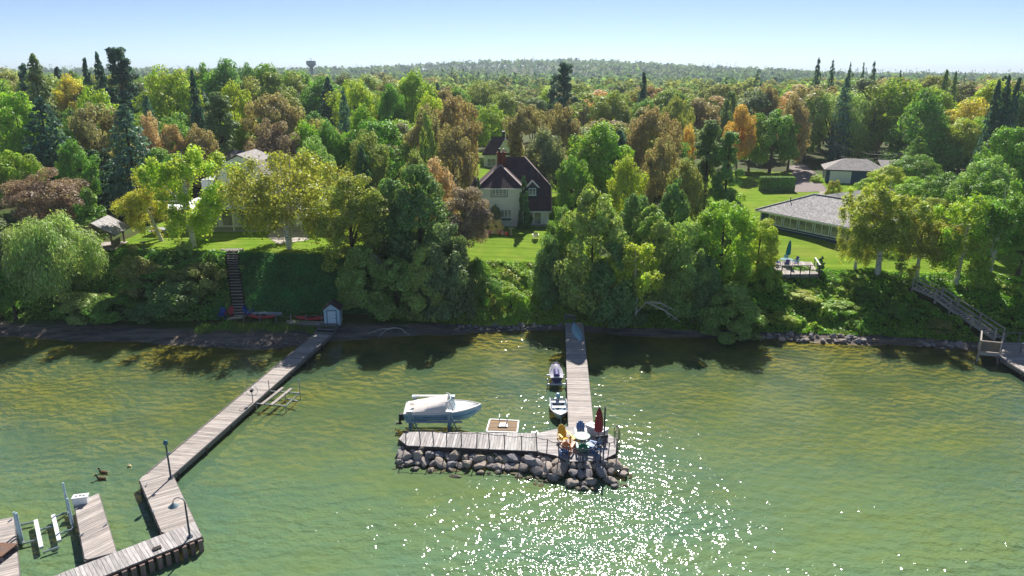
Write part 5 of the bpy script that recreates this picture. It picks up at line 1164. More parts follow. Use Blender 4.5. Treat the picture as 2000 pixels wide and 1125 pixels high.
# --- swimming raft with ladder
rq = [at(u, v, z=.3) for u, v in ((957, 820), (1013, 823), (1010, 846), (950, 844))]
RA = empty('swim_raft', (rq[3].x, rq[3].y, 0), 0, 'square brown swim raft with white edge moored behind the breakwater deck', 'raft')
lay_poly(RA, [(p.x, p.y) for p in rq], .34, 0, .19, wood('brown_plank', lin(164, 140, 112), lin(128, 106, 84), 0))
for k in range(4): bars(RA, 'edge_board', [rq[k], rq[(k+1) % 4]], .1, .16, .3, WHITE)
MB().prism([(p[0]-RA.location.x, p[1]-RA.location.y) for p in [lerp2(q, (sum(a.x for a in rq)/4, sum(a.y for a in rq)/4), .1) for q in rq]], -.15, .27).build('float', paint('float_blue', lin(84, 104, 120)), RA)
lb = at(983, 828, z=.35)-RA.location; LAD = empty('ladder', lb); LAD.parent = RA
for s in (-1, 1): MB().tube([(s*.28, -.55, .05), (s*.28, -.1, .12), (s*.28, 0, .55), (s*.28, .25, .62), (s*.28, .3, .0)], .028, 6).build('rail', ALU, LAD)
for k in range(4): MB().box((0, -.5+k*.14, .07+k*.015), (.54, .08, .03)).build('rung', WHITE, LAD)
# ------------------------------------------------------------------ adirondack chairs and deck furniture
def chair(loc, rz, mat, label, arm_mat=None, group=None, s=1.0):
    """Low slatted garden chair facing local -Y."""
    o = empty('adirondack_chair', loc, rz, label, 'chair', group); o.scale = (s, s, s); am = arm_mat or mat
    seat = empty('seat', (0, 0, 0)); seat.parent = o
    for k in range(5): MB().box((0, -.33+k*.12, .36-k*.035), (.52, .105, .025), 0, R(-16)).build('slat', mat, seat)
    back = empty('backrest', (0, 0, 0)); back.parent = o
    for k in range(5):
        x = (k-2)*.112; L = .82-.035*abs(k-2)**2; MB().add([(x+dx*(1+.1*q), .2+.36*q*L/.8+dy, .2+q*L) for q in (0, 1) for dx, dy in ((-.05, 0), (.05, 0), (.05, .022), (-.05, .022))], [(3, 2, 1, 0), (4, 5, 6, 7), (0, 1, 5, 4), (1, 2, 6, 5), (2, 3, 7, 6), (3, 0, 4, 7)]).build('slat', mat, back)
    MB().box((0, .46, .66), (.62, .03, .07)).build('brace', mat, o)
    for sx in (-1, 1):
        MB().box((sx*.34, -.02, .56), (.14, .78, .03)).build('arm', am, o); MB().box((sx*.31, -.36, .28), (.03, .1, .56)).build('front_leg', mat, o)
        MB().bar((sx*.275, -.42, .36), (sx*.275, .55, .03), .03, .1).build('rear_leg', mat, o); MB().box((sx*.31, .37, .42), (.03, .06, .28)).build('arm_support', mat, o)
    return o
YEL, BLU, GRN, ORG, RED = (paint(n, lin(*c), .5, .35, .1) for n, c in (('yellow_paint', (226, 184, 40)), ('blue_paint', (44, 110, 170)), ('green_paint', (36, 116, 100)), ('orange_paint', (222, 138, 92)), ('red_paint', (178, 62, 64))))
def on(u, v, z): return at(u, v, z=z)
chair(on(1102, 862, ZB), R(22), YEL, 'yellow adirondack chair on the breakwater platform')
chair(on(1134, 855, ZB), R(-2), BLU, 'blue adirondack chair with white arms behind the round table', WHITE)
chair(on(1109, 881, ZB), R(160), ORG, 'orange adirondack chair seen from behind on the platform', paint('pale_orange', lin(232, 176, 140)))
chair(on(1137, 884, ZB), R(180), GRN, 'green adirondack chair seen from behind at the front of the platform', paint('pale_green', lin(150, 200, 180)))
c5 = chair(on(1158, 882, ZB), R(-120), BLU, 'blue chair with a white towel turned sideways at the platform edge')
tw = on(1157, 880, ZB); T_ = empty('towel', (tw.x, tw.y, ZB+.38), R(-120), 'white and blue towel thrown over the sideways chair', 'towel')
g_ = MB(); xs_ = np.linspace(-.26, .26, 7); prof_ = [(-.5, .05), (-.3, .12), (0, .03), (.2, .0), (.34, .28), (.45, .58), (.5, .62)]
for i, (y, z) in enumerate(prof_): g_.v += [(x*(1+.1*math.sin(i)), y+.03*math.sin(x*9+i), z+.06+.025*math.sin(x*14+i*2)) for x in xs_]
g_.f = [(i*7+k, i*7+k+1, (i+1)*7+k+1, (i+1)*7+k) for i in range(6) for k in range(6)]; g_.v += [(a, b, c-.02) for a, b, c in g_.v]; n_ = 49; g_.f += [tuple(q+n_ for q in reversed(f)) for f in g_.f[:36]]; g_.build('cloth', paint('towel_cloth', lin(206, 216, 228), .9, .1, .3, 4), T_, smooth=True)
p = on(1121, 866, ZB); ST = empty('side_table', p, R(35), 'small yellow side table between the yellow and blue chairs', 'table')
for k in range(4): MB().box((0, -.2+k*.125, .45), (.5, .115, .025)).build('slat', YEL, ST)
for sx in (-1, 1):
    for sy in (-1, 1): MB().box((sx*.2, sy*.2, .22), (.05, .05, .44)).build('leg', YEL, ST)
p = on(1136, 870, ZB); RT = empty('round_table', p, 0, 'round pale green table in the middle of the platform', 'table')
MB().lathe([(.02, 0), (.53, 0), (.56, .015), (.56, .035), (.53, .05), (.02, .052)], 28, (0, 0, .7)).build('top', paint('pale_green_top', lin(190, 216, 196), .35, .4), RT, smooth=True); MB().lathe([(.04, 0), (.04, .7)], 10).build('pedestal', GRN, RT)
for k in range(4): MB().bar((0, 0, .08), (.36*math.cos(k*1.57+.4), .36*math.sin(k*1.57+.4), .02), .06, .04).build('foot', GRN, RT)
# storage box, closed red umbrella, mast, roll
q = [on(1146, 852, ZB), on(1172, 863, ZB)]; bc = (on(1149, 848, ZB)+on(1174, 862, ZB))/2+Vector((.18, .35, 0)); ba = math.atan2((q[1]-q[0]).y, (q[1]-q[0]).x)
SB = empty('deck_box', bc, ba, 'long white storage chest behind the red umbrella', 'chest')
MB().box((0, 0, .3), (1.5, .62, .6)).build('body', paint('chest_grey', lin(206, 204, 204), .6), SB, bevel=.02); MB().box((0, 0, .64), (1.58, .7, .08)).build('lid', WHITE, SB, bevel=.015)
p = on(1168, 872, ZB); RU = empty('umbrella', p, 0, 'closed red umbrella standing on the platform', 'umbrella'); UT = at(1167, 795, Y=p.y).z-ZB
MB().tube([(0, 0, 0), (0, 0, UT)], .025, 8).build('pole', POST, RU); MB().lathe([(.28, 0), (.28, .05), (.05, .1), (.04, .3)], 16).build('base', BLACK, RU)
rg = []
for k, q in enumerate(np.linspace(0, 1, 9)):
    r_ = (.20+.05*math.sin(q*3))*(1-q)**.45+.035; rg.append([(r_*(1+.22*math.cos(8*a))*math.cos(a), r_*(1+.22*math.cos(8*a))*math.sin(a), UT-1.75+q*1.7) for a in np.linspace(0, 2*math.pi, 33)[:-1]])
MB().loft(rg).build('canopy', paint('red_canvas', lin(168, 66, 70), .85, .1, .15), RU, smooth=True); MB().tube([(0, 0, UT-1.05), (0, 0, UT-.98)], .2, 14).build('tie', paint('dark_red', lin(120, 30, 40)), RU)
p = on(1179, 873, ZB); FP = empty('mast', p, 0, 'dark post with cross arms right of the red umbrella', 'mast'); ft_ = at(1178, 797, Y=p.y).z-ZB
MB().tube([(0, 0, -.4), (0, 0, ft_)], .055, 8).build('post', POST, FP); MB().bar((-.02, 0, ft_*.45), (-.75, .2, ft_*.55), .04).build('arm', POST, FP); MB().lathe([(.07, 0), (.09, .04), (.02, .08)], 8, (0, 0, ft_)).build('cap', POST, FP)
p = on(1175, 868, ZB); RO = empty('rolled_mat', (p.x, p.y, ZB), R(8), 'black rolled mat resting behind the sideways chair', 'mat'); MB().tube([(-.42, 0, .55), (.42, 0, .6)], .11, 14).build('roll', BLACK, RO, smooth=True); MB().box((-.25, 0, .25), (.06, .3, .5)).box((.25, 0, .25), (.06, .3, .5)).build('trestle', POST, RO)
p = on(1096, 884, ZB); BU = empty('cooler', (p.x+.15, p.y-.25, ZB), R(20), 'blue slatted footstool behind the orange chair', 'footstool')
for k in range(4): MB().box((0, -.18+k*.12, .3), (.5, .1, .025)).build('slat', BLU, BU)
for sx in (-1, 1): MB().box((sx*.22, 0, .14), (.03, .4, .28)).build('leg', BLU, BU)

# ------------------------------------------------------------------ hulls
def hull_rings(L, Wd, Hh, n=13, m=9, transom=.86, sheer=.25, flare=.75, full=2.4):
    """Half-open hull from stern (x=0) to bow (x=L): rings of points from port gunwale round the keel to starboard gunwale."""
    rings = []
    for i in range(n):
        q = i/(n-1); b = Wd/2*(transom+(1-transom)*math.sin(min(q/.45, 1)*math.pi/2))*max(0, 1-max(0, (q-.42)/.58)**full)**.9
        top = Hh*(1+sheer*q**2); keel = Hh*.9*max(0, (q-.72)/.28)**2.2; r = []
        for k in range(m):
            a = k/(m-1)*2-1; s = math.copysign(abs(a)**.8, a); zz = keel+(top-keel)*(abs(a)**(1.5+1.2*q if q > .3 else 2.3)); r.append((q*L, b*(s*(flare+(1-flare)*abs(a))), zz))
        rings.append(r)
    return rings
def strip(mb, rings):
    return mb.loft(rings, close=False, caps=False)

# --- white-and-blue speedboat on its lift
bx0, bx1 = at(785, 828, z=1.1), at(938, 806, z=1.9); ln = math.hypot(bx1.x-bx0.x, 0); yy = 47.9
SBt = empty('speedboat', (bx0.x, yy-.1, .62), R(1.5), 'white and pale blue speedboat under a cream tarpaulin on its lift', 'boat')
Lb, Wb, Hb = ln, 2.25, .95; HB = hull_rings(Lb, Wb, Hb, 17, 11)
GELB = paint('pale_blue_gelcoat', lin(150, 196, 228), .25, .5, .05); GELW = paint('white_gelcoat', lin(232, 230, 228), .25, .5, .04)
h_ = MB(); strip(h_, HB); h_.f.append(tuple(range(11))); h_.build('hull', GELB, SBt, smooth=True)
for s in (0, 10): MB().tube([(r[s][0], r[s][1]*1.01, r[s][2]) for r in HB], .05, 6).build('rub_rail', GELW, SBt, smooth=True)
for s in (1, 9): MB().tube([Vector((r[s][0], r[s][1]*1.015, r[s][2])) for r in HB[:-1]], .018, 4).build('stripe', paint('navy_stripe', lin(60, 90, 130)), SBt)
dk = MB(); rg = []
for i, r in enumerate(HB):
    q = i/16; p_, s_ = Vector(r[0]), Vector(r[10]); cr = .18*math.sin(min(q*1.6, 1)*math.pi)*max(0.0, 1-q)+.03; rg.append([p_.lerp(s_, f)+Vector((0, 0, cr*math.sin(f*math.pi))) for f in np.linspace(0, 1, 7)])
strip(dk, rg); dk.build('deck', GELW, SBt, smooth=True)
cv = MB(); rg = []
for i, q in enumerate(np.linspace(.03, .56, 10)):
    wv = Wb/2*.98*(1 if q > .1 else .93); hh = Hb*(1+.25*q*q)+.03; rise = .12+.62*(i/9)**.85-.03*math.sin(i*2.1)
    rg.append([(q*Lb, wv*math.cos(a), hh+rise*math.sin(a)**.65*(1+.05*math.sin(a*6+i)) if 0 < a < math.pi else hh-.06) for a in np.linspace(0, math.pi, 11)])
strip(cv, rg); cv.f.append(tuple(range(11))); cv.f.append(tuple(range(109, 98, -1))); cv.build('tarpaulin', paint('cream_canvas', lin(238, 230, 222), .85, .1, .08, 2, bump=.02), SBt, smooth=True)
wsd = MB(); a0_ = [Vector((Lb*(.56+.11*math.sin(t_)), Wb/2*.88*math.cos(t_), Hb*1.1+.12*math.sin(t_))) for t_ in np.linspace(0, math.pi, 9)]; b0_ = [Vector((Lb*(.535+.07*math.sin(t_)), Wb/2*.72*math.cos(t_), Hb*1.1+.72)) for t_ in np.linspace(0, math.pi, 9)]
WG = NT('windscreen_glass').surf(lin(120, 160, 184), .05, None, .7, Alpha=.55)
wsd.v = a0_+b0_; wsd.f = [(k, k+1, 10+k, 9+k) for k in range(8)]; w_ = wsd.build('windscreen', WG, SBt); MB().tube(b0_, .022, 6).build('frame', ALU, w_); MB().tube(a0_, .02, 6).build('frame', ALU, w_)
for k in (2, 4, 6): MB().tube([a0_[k], b0_[k]], .018, 5).build('strut', ALU, w_)
MB().tube([(Lb*.84, -.3, Hb*1.2+.1), (Lb*.92, -.1, Hb*1.28), (Lb*.965, 0, Hb*1.3), (Lb*.92, .1, Hb*1.28), (Lb*.84, .3, Hb*1.2+.1)], .018, 5).build('bow_rail', ALU, SBt)
od = MB(); od.box((-.25, 0, .25), (.4, .3, .5)); od.box((-.4, 0, -.1), (.16, .12, .5)); od.box((-.45, 0, -.28), (.4, .12, .12)); OD = od.build('outdrive', BLACK, SBt, bevel=.03)
for k in range(3): MB().box((-.68, .14*math.cos(k*2.09), -.28+.14*math.sin(k*2.09)), (.03, .12, .2), 0, k*2.09).build('propeller_blade', STEEL, OD)
MB().lathe([(.14, 0), (.17, .02), (.17, .05), (.02, .06)], 14, (Lb*.11, -.4, Hb+.48)).build('vent_patch', paint('patch_grey', lin(150, 130, 120)), SBt)
# its lift
BL = empty('boat_lift', (bx0.x, yy, 0), 0, 'grey-blue boat lift holding the speedboat beside the breakwater deck', 'boat lift')
LM = paint('lift_bluegrey', lin(120, 150, 172), .5, .4, metal=.3)
for x_ in (.55, 3.35):
    for y_ in (-1.45, 1.4):
        zt_ = 1.9 if y_ < 0 else 1.75; MB().box((x_, y_, zt_/2-.9), (.2, .2, zt_+1.8)).build('column', LM, BL); MB().box((x_, y_, zt_+.05), (.42, .3, .14)).build('winch_head', STEEL, BL)
        MB().bar((x_+.1, y_, zt_-.1), (x_+.65, y_, .2), .06).build('brace', LM, BL)
    MB().bar((x_, -1.4, .52), (x_, 1.35, .52), .14, .16).build('cradle_beam', LM, BL)
for y_ in (-.5, .5): MB().bar((.1, y_, .66), (4.2, y_, .66), .2, .1).build('bunk', WHITE, BL)
MB().bar((.55, 1.4, 1.85), (3.35, 1.4, 1.85), .12, .12).build('top_beam', WHITE, BL)

# --- jet ski on its float, bow toward the shore
jp = at(1086, 738, z=.35); JS = empty('jet_ski', (jp.x, jp.y-1.1, .32), math.pi/2, 'white and purple jet ski on a small lift left of the middle dock', 'jet ski')
JR = hull_rings(2.9, 1.15, .5, 12, 9, .9, .3); j = MB(); strip(j, JR); j.f.append(tuple(range(9))); j.build('hull', paint('dark_purple', lin(74, 66, 110), .4), JS, smooth=True)
PW = paint('silver_white', lin(206, 204, 212), .3, .5, .05); d = MB(); rg = []
for i, r in enumerate(JR):
    q = i/11; p_, s_ = Vector(r[0]), Vector(r[8]); cr = .1+.42*math.exp(-((q-.52)/.2)**2)+.08*math.sin(q*3); rg.append([p_.lerp(s_, f)+Vector((0, 0, (cr if q < .97 else .02)*math.sin(f*math.pi)**1.3)) for f in np.linspace(0, 1, 9)])
strip(d, rg); d.f.append(tuple(range(9))); d.build('cover', PW, JS, smooth=True)
sm = MB(); rg = []
for q in np.linspace(.06, .42, 7): rg.append([(q*2.9, .26*math.cos(a), .56+.38*q+.22*math.sin(a)) for a in np.linspace(0, math.pi, 7)])
strip(sm, rg); sm.f.append(tuple(range(7))); sm.build('seat', paint('purple_seat', lin(78, 70, 128), .6), JS, smooth=True)
MB().tube([(1.62, -.42, 1.06), (1.72, -.2, 1.1), (1.72, .2, 1.1), (1.62, .42, 1.06)], .03, 6).build('handlebar', BLACK, JS); MB().box((1.86, 0, 1.0), (.3, .42, .16), 0, 0, R(-25)).build('console', paint('purple_seat', (0, 0, 0)), JS, bevel=.03)
for s in (-1, 1): MB().box((2.1, s*.32, .72), (.7, .06, .14), s*-.2).build('side_panel', paint('purple_seat', (0, 0, 0)), JS)
JL = empty('boat_lift', (jp.x, jp.y-1.1, 0), 0, 'small white lift frame carrying the jet ski', 'boat lift')
MB().box((0, -.05, .28), (1.6, .14, .12)).build('cross_beam', WHITE, JL); MB().box((0, 2.0, .2), (1.5, .12, .12)).build('cross_beam', WHITE, JL)
for s in (-1, 1): MB().bar((s*.3, -.1, .3), (s*.3, 2.4, .28), .14, .08).build('bunk', WHITE, JL); MB().tube([(s*.78, 0, -1.5), (s*.78, 0, .75)], .04).build('post', ALU, JL)

# --- aluminium rowboat with outboard, bow toward the lake
ap_ = at(1092, 800, z=.3); RB = empty('rowboat', (ap_.x, ap_.y+1.45, -.04), -math.pi/2, 'small aluminium rowboat with outboard motor tied left of the middle dock', 'boat')
AR = hull_rings(3.1, 1.35, .55, 14, 9, .92, .28, .8, 2.8); a_ = MB(); strip(a_, AR); a_.f.append(tuple(range(9)))
ins = [[(p[0]*.985+.02, p[1]*.94, p[2]+.035) for p in r] for r in AR]; b_ = MB(); strip(b_, ins)
BOATW = paint('boat_alu', lin(196, 204, 212), .4, .45, .06, 3, .3); a_.build('hull', BOATW, RB, smooth=True); b_.build('inner_hull', paint('boat_inside', lin(150, 166, 182), .5, .3), RB, smooth=True)
for s in (0, 8): MB().tube([r[s] for r in AR], .035, 6).build('gunwale', GELW, RB, smooth=True)
for x_, wd in ((.25, 1.18), (1.15, 1.25), (1.95, 1.02)): MB().box((x_, 0, .42), (.3, wd, .05)).build('thwart', GELW, RB)
MB().prism([(2.45, -.33), (2.95, -.02), (2.95, .02), (2.45, .33)], .58, .62).build('bow_deck', GELW, RB)
ob = MB(); ob.box((-.16, 0, .78), (.34, .26, .36)); OB = ob.build('outboard_motor', paint('motor_blue', lin(110, 160, 190), .35, .5), RB, bevel=.05); MB().box((-.16, 0, .28), (.12, .08, .75)).build('leg', paint('motor_leg', lin(60, 84, 104)), OB); MB().tube([(0, 0, .72), (.45, .06, .78)], .02).build('tiller', BLACK, OB)
MB().tube([(3.12, 0, .5), (3.4, .05, .1), (3.6, 0, -.2)], .015, 5).build('bow_line', WHITE, RB)

# --- pale blue canoe upside down on the dock, bench at its head
cp_ = at(1127, 651, z=ZM); CN = empty('canoe', (cp_.x, cp_.y, ZM), R(94), 'pale blue canoe lying upside down on the middle dock', 'canoe')
g = MB(); rg = []
for q in np.linspace(-1, 1, 15):
    w_ = .44*(1-abs(q)**2.2)+.012; hh = .36+.12*abs(q)**3; rg.append([(q*2.3, w_*math.cos(a), .02+(hh*math.sin(a)**.8 if 0 < a < math.pi else 0)) for a in np.linspace(0, math.pi, 11)])
strip(g, rg); g.build('hull', paint('canoe_blue', lin(176, 216, 234), .35, .4), CN, smooth=True); MB().tube([(q*2.3, 0, .4+.12*abs(q)**3) for q in np.linspace(-.98, .98, 13)], .02, 5).build('keel', paint('keel_blue', lin(96, 150, 180)), CN)
bp = at(1113, 627, z=hz(5.7, 70.2)); BN = empty('bench', (bp.x, bp.y, hz(bp.x, bp.y)-.02), R(170), 'small grey wooden bench at the shore end of the middle dock', 'bench')
for k in range(3): MB().box((0, -.15+k*.15, .44), (1.1, .13, .04)).build('slat', BEAM, BN)
for s in (-1, 1): MB().box((s*.48, 0, .21), (.08, .4, .42)).build('leg', BEAM, BN); MB().box((s*.48, .22, .62), (.07, .06, .5)).build('back_post', BEAM, BN)
MB().box((0, .22, .78), (1.1, .04, .14)).build('back_rail', BEAM, BN)

# ------------------------------------------------------------------ ducks and the small float
def duck(u, v, rz, label):
    p = at(u, v, z=.05); o = empty('duck', (p.x, p.y, -.02), rz, label, 'duck', 'mallards in the left cove'); b = MB(); rg = []
    for q in np.linspace(0, 1, 11):
        r_ = .17*math.sin(math.pi*min(1, q*.93+.05))**.7; zc = .08+.09*max(0, .25-q)*4*.5+(.1*(q-.8)*3 if q > .8 else 0); rg.append([((q-.5)*.62*-1, r_*.85*math.cos(a), zc+r_*.72*math.sin(a)) for a in np.linspace(0, 2*math.pi, 13)[:-1]])
    b.loft(rg).build('body', paint('duck_brown', lin(112, 88, 66), .8, .1, .35, 9), o, smooth=True)
    MB().tube([(.22, 0, .14), (.29, 0, .24), (.31, 0, .32)], [.075, .055, .06], 10).build('neck', paint('duck_neck', lin(70, 70, 50)), o, smooth=True)
    hd = MB().lathe([(.01, -.075), (.06, -.05), (.078, 0), (.06, .05), (.01, .075)], 10, (.33, 0, .36)).build('head', paint('duck_head', lin(30, 74, 60), .4, .4), o, smooth=True); MB().box((.44, 0, .345), (.1, .055, .025)).build('bill', paint('duck_bill', lin(190, 160, 70)), hd)
    MB().add([(-.27, -.07, .14), (-.27, .07, .14), (-.42, .03, .22), (-.42, -.03, .22), (-.27, -.07, .1), (-.27, .07, .1)], [(0, 1, 2, 3), (4, 3, 2, 5), (0, 3, 4), (1, 5, 2)]).build('tail', paint('duck_tail', lin(200, 190, 176)), o)
    return o
duck(203, 923, R(172), 'farther of the two brown mallard ducks in the left cove'); duck(199, 935, R(182), 'nearer of the two brown mallard ducks in the left cove')
p = at(253, 910, z=.05); BY = empty('buoy', (p.x, p.y, 0), 0, 'little yellow-white buoy floating right of the ducks', 'buoy'); MB().lathe([(.01, -.1), (.11, -.06), (.14, .02), (.1, .1), (.01, .13)], 12).build('float', paint('buoy_cream', lin(226, 206, 140), .4), BY, smooth=True); MB().lathe([(.03, .12), (.03, .2)], 8).build('stem', WHITE, BY)

# ------------------------------------------------------------------ left shore: shed, stairs, kayaks, fence, pavilion
sp = at(651, 623, z=1.25); SH = empty('shed', (sp.x, sp.y, hz(sp.x, sp.y)-.02), R(4), 'small blue-white garden shed with dark door frame at the foot of the left bank', 'shed')
SW = paint('shed_bluewhite', lin(190, 218, 232), .6, .25, .06); w2, hs = .78, 1.75
for k in range(6): MB().box((-w2+.13+k*.26, -.7, hs/2), (.25, .04, hs)).build('board', SW, SH)
MB().prism([(-w2, -.68), (w2, -.68), (w2, .8), (-w2, .8)], 0, hs).build('wall', SW, SH)
MB().add([(-w2, -.72, hs), (w2, -.72, hs), (0, -.72, hs+.55), (-w2, .8, hs), (w2, .8, hs), (0, .8, hs+.55)], [(0, 1, 2), (5, 4, 3), (0, 3, 4, 1), (1, 4, 5, 2), (2, 5, 3, 0)]).build('gable', SW, SH)
for s in (-1, 1): a, b, c_, d_ = Vector((s*(w2+.15), -.85, hs-.1)), Vector((s*(w2+.15), .95, hs-.1)), Vector((0, .95, hs+.62)), Vector((0, -.85, hs+.62)); roof_plane(SH, [a, b, c_, d_] if s > 0 else [b, a, d_, c_], DARKROOF, .05)
dr = MB(); dr.box((-.45, -.735, .82), (.06, .03, 1.55)); dr.box((.45, -.735, .82), (.06, .03, 1.55)); dr.box((0, -.735, 1.61), (.96, .03, .07)); dr.build('door_frame', paint('door_navy', lin(40, 70, 100)), SH)
D2 = MB().box((0, -.73, .8), (.84, .03, 1.5)).build('door', paint('door_white', lin(206, 226, 236), .5), SH); MB().box((.36, -.76, .8), (.05, .04, .12)).build('handle', BLACK, D2)
# kayak terrace deck and steps
def kayak(u0, u1, v, label):
    a, b = ground_at(u0, v+5, 1.2), ground_at(u1, v+7, 1.2); L = (b-a).length; m_ = (a+b)/2; o = empty('kayak', (m_.x, m_.y, hz(m_.x, m_.y)+.06), math.atan2((b-a).y, (b-a).x), label, 'kayak', 'red kayaks on the left terrace'); rg = []
    for q in np.linspace(-1, 1, 15):
        w_ = .36*(1-abs(q)**2.6)+.015; hh = .17*(1-.5*abs(q)**3); z0 = .17+.14*abs(q)**3; rg.append([(q*L/2, w_*math.cos(a_), z0+hh*math.sin(a_)) for a_ in np.linspace(0, 2*math.pi, 13)[:-1]])
    MB().loft(rg).build('hull', paint('kayak_red', lin(196, 66, 62), .4, .4), o, smooth=True); rim = [(.55*math.cos(a_)-.05, .22*math.sin(a_), .36) for a_ in np.linspace(0, 2*math.pi, 17)]; MB().tube(rim, .025, 5).build('cockpit_rim', BLACK, o); MB().prism([(p_[0]*.9, p_[1]*.9) for p_ in rim[:-1]], .335, .35).build('seat', BLACK, o)
kayak(484, 540, 617, 'red kayak lying on the terrace nearer the hillside stair'); kayak(577, 638, 620, 'red kayak lying on the terrace nearer the shed')
a, b = ground_at(494, 615, 1.2), ground_at(536, 617, 1.2); KB = empty('canoe', ((a.x+b.x)/2, (a.y+b.y)/2, hz((a.x+b.x)/2, (a.y+b.y)/2)+.05), 0, 'grey overturned canoe half hidden behind the left red kayak', 'canoe'); rg = []
for q in np.linspace(-1, 1, 13): w_ = .42*(1-abs(q)**2.2)+.012; rg.append([(q*1.9, w_*math.cos(a_), .3*math.sin(a_) if 0 < a_ < math.pi else 0) for a_ in np.linspace(0, math.pi, 9)])
g = MB(); strip(g, rg); g.build('hull', paint('grey_canoe', lin(150, 160, 164), .4), KB, smooth=True)
FE = empty('fence', (at(475, 625, z=1.1).x, 69.6, 1.0), 0, 'low post and rope fence along the kayak terrace', 'fence'); fp = []
for u in (477, 509, 540, 569, 599, 629):
    p_ = ground_at(u, 632, 1.1); zg = hz(p_.x, p_.y); fp.append(Vector((p_.x, p_.y, zg+.95))-FE.location); MB().bar(Vector((p_.x, p_.y, zg-.2))-FE.location, fp[-1]+Vector((0, 0, .06)), .09).build('post', BEAM, FE)
for a, b in zip(fp[:-1], fp[1:]):
    for dz in (-.1, -.8): MB().tube([a+Vector((0, 0, dz)), a.lerp(b, .5)+Vector((0, 0, dz-.06)), b+Vector((0, 0, dz))], .02, 5).build('rope', BEAM, FE)
for k, (u, v) in enumerate(((642, 634), (638, 642), (634, 649))):
    p_ = at(u, v, z=1.15-.22*k)
    if k == 0: STP = empty('steps', (p_.x, p_.y, 0), 0, 'three wooden steps between terrace and long dock', 'steps')
    MB().box((p_.x-STP.location.x, p_.y-STP.location.y, 1.1-.22*k), (1.9, .5, .06), R(-6)).build('tread', BEAM, STP)
for s in (-1, 1): MB().bar((s*.9, .1, .95), (s*.9-.3, -1.4, .4), .08, .25).build('stringer', BEAM, STP)
pts = [at(u, v, z=1.02) for u, v in ((560, 632), (658, 636), (660, 629), (560, 626))]; TD = empty('terrace_deck', (pts[0].x, pts[0].y, 0), 0, 'narrow grey boardwalk in front of the shed', 'boardwalk'); lay_poly(TD, [(p_.x, p_.y) for p_ in pts], 1.06, 0, .2, PLANK); bars(TD, 'side_beam', [pts[0], pts[1]], .08, .2, .94, BEAM)
for u, v, rz, m, lab in ((435, 622, R(10), paint('deep_blue', lin(34, 76, 150), .4), 'dark blue chair in the shade left of the red chair'), (449, 619, R(-6), RED, 'faded red chair at the foot of the hillside stair')): p_ = ground_at(u, v, 1.2); chair(p_, rz, m, lab)
p_ = ground_at(486, 616, 1.2); chair(p_, R(75), paint('deep_blue', (0, 0, 0)), 'bright blue chair right of the hillside stair bottom')
p_ = ground_at(462, 624, 1.2); LG = empty('driftwood_log', (p_.x, p_.y, hz(p_.x, p_.y)+.12), R(24), 'pale sunlit driftwood log before the shore chairs', 'log'); MB().tube([(-.9, 0, 0), (-.3, .05, .06), (.4, -.04, .03), (.95, .06, .1)], [.11, .14, .13, .07], 8).build('trunk', wood('bleached_log', lin(220, 204, 176), lin(180, 164, 140), 0), LG, smooth=True); MB().tube([(.2, 0, .08), (.5, .25, .25)], [.05, .02], 6).build('branch_stub', wood('bleached_log', (0, 0, 0), (0, 0, 0)), LG)
# hillside stair
S0, S1 = at(468, 616, z=1.35), at(452, 484, Y=77.2); S1.z = hz(S1.x, S1.y)+.15; n = 25
HS = empty('hillside_stair', S0, 0, 'steep weathered timber stair climbing the left bank', 'stairs'); tm = MB().box((0, 0, 0), (1.15, .30, .06)).mesh('tread', wood('stair_tread', lin(176, 166, 158), lin(132, 122, 118), 0))
sp_ = []
for k in range(n): q = k/(n-1); p_ = S0.lerp(S1, q)-S0; p_.z = hz(S0.x+p_.x, S0.y+p_.y)+.32-S0.z; sp_.append(p_.copy()); link('tread', tm, HS, loc=p_, rot=(0, 0, rng.normal()*.02)); MB().box(p_+Vector((0, .14, -.1)), (1.1, .03, .16)).build('riser', DARKWOOD, HS)
for s in (-1, 1):
    for a, b in zip(sp_[:-1:4], sp_[4::4]): MB().bar(a+Vector((s*.55, 0, -.1)), b+Vector((s*.55, 0, -.1)), .06, .22).build('stringer', DARKWOOD, HS)
pl = S1+Vector((-.2, .9, .02)); ld = empty('stair_landing', pl, 0, 'stone landing at the top of the hillside stair', 'landing'); MB().box((0, 0, -.02), (1.8, 1.1, .16)).build('slab', paint('landing_stone', lin(140, 136, 130), .9, .2, .2), ld, bevel=.02)
for dx, s_ in ((-1.1, .3), (1.05, .24), (-.95, .2)): link('boulder', BM[3], ld, loc=(dx, -.3+.4*dx*.1, .05), scale=(s_*1.4, s_, s_*.8))
# pavilion
PV = empty('pavilion', (-46.7, 80.0, hz(-46.7, 79)-.05), R(8), 'open timber pavilion with grey shingled gable roof on the left bank', 'pavilion')
PWD = wood('pavilion_timber', lin(150, 134, 124), lin(106, 94, 88), 2); pw, pdp, ph = 1.6, 1.75, 1.95
MB().box((0, 0, .18), (2*pw+.6, 2*pdp+.6, .08)).build('floor_frame', BEAM, PV)
for k in range(15): MB().box((-pw-.2+k*.258, 0, .24), (.25, 2*pdp+.5, .04)).build('floor_plank', PLANK, PV)
for sx in (-1, 1):
    for sy in (-1, 1): MB().bar((sx*pw, sy*pdp, -1.0 if sy < 0 else -.2), (sx*pw, sy*pdp, ph), .17).build('post', PWD, PV); MB().bar((sx*pw, sy*pdp, ph-.6), (sx*(pw-.6), sy*pdp, ph-.02), .09).build('brace', PWD, PV)
    MB().bar((sx*pw, -pdp-.4, ph+.02), (sx*pw, pdp+.4, ph+.02), .16, .2).build('beam', PWD, PV)
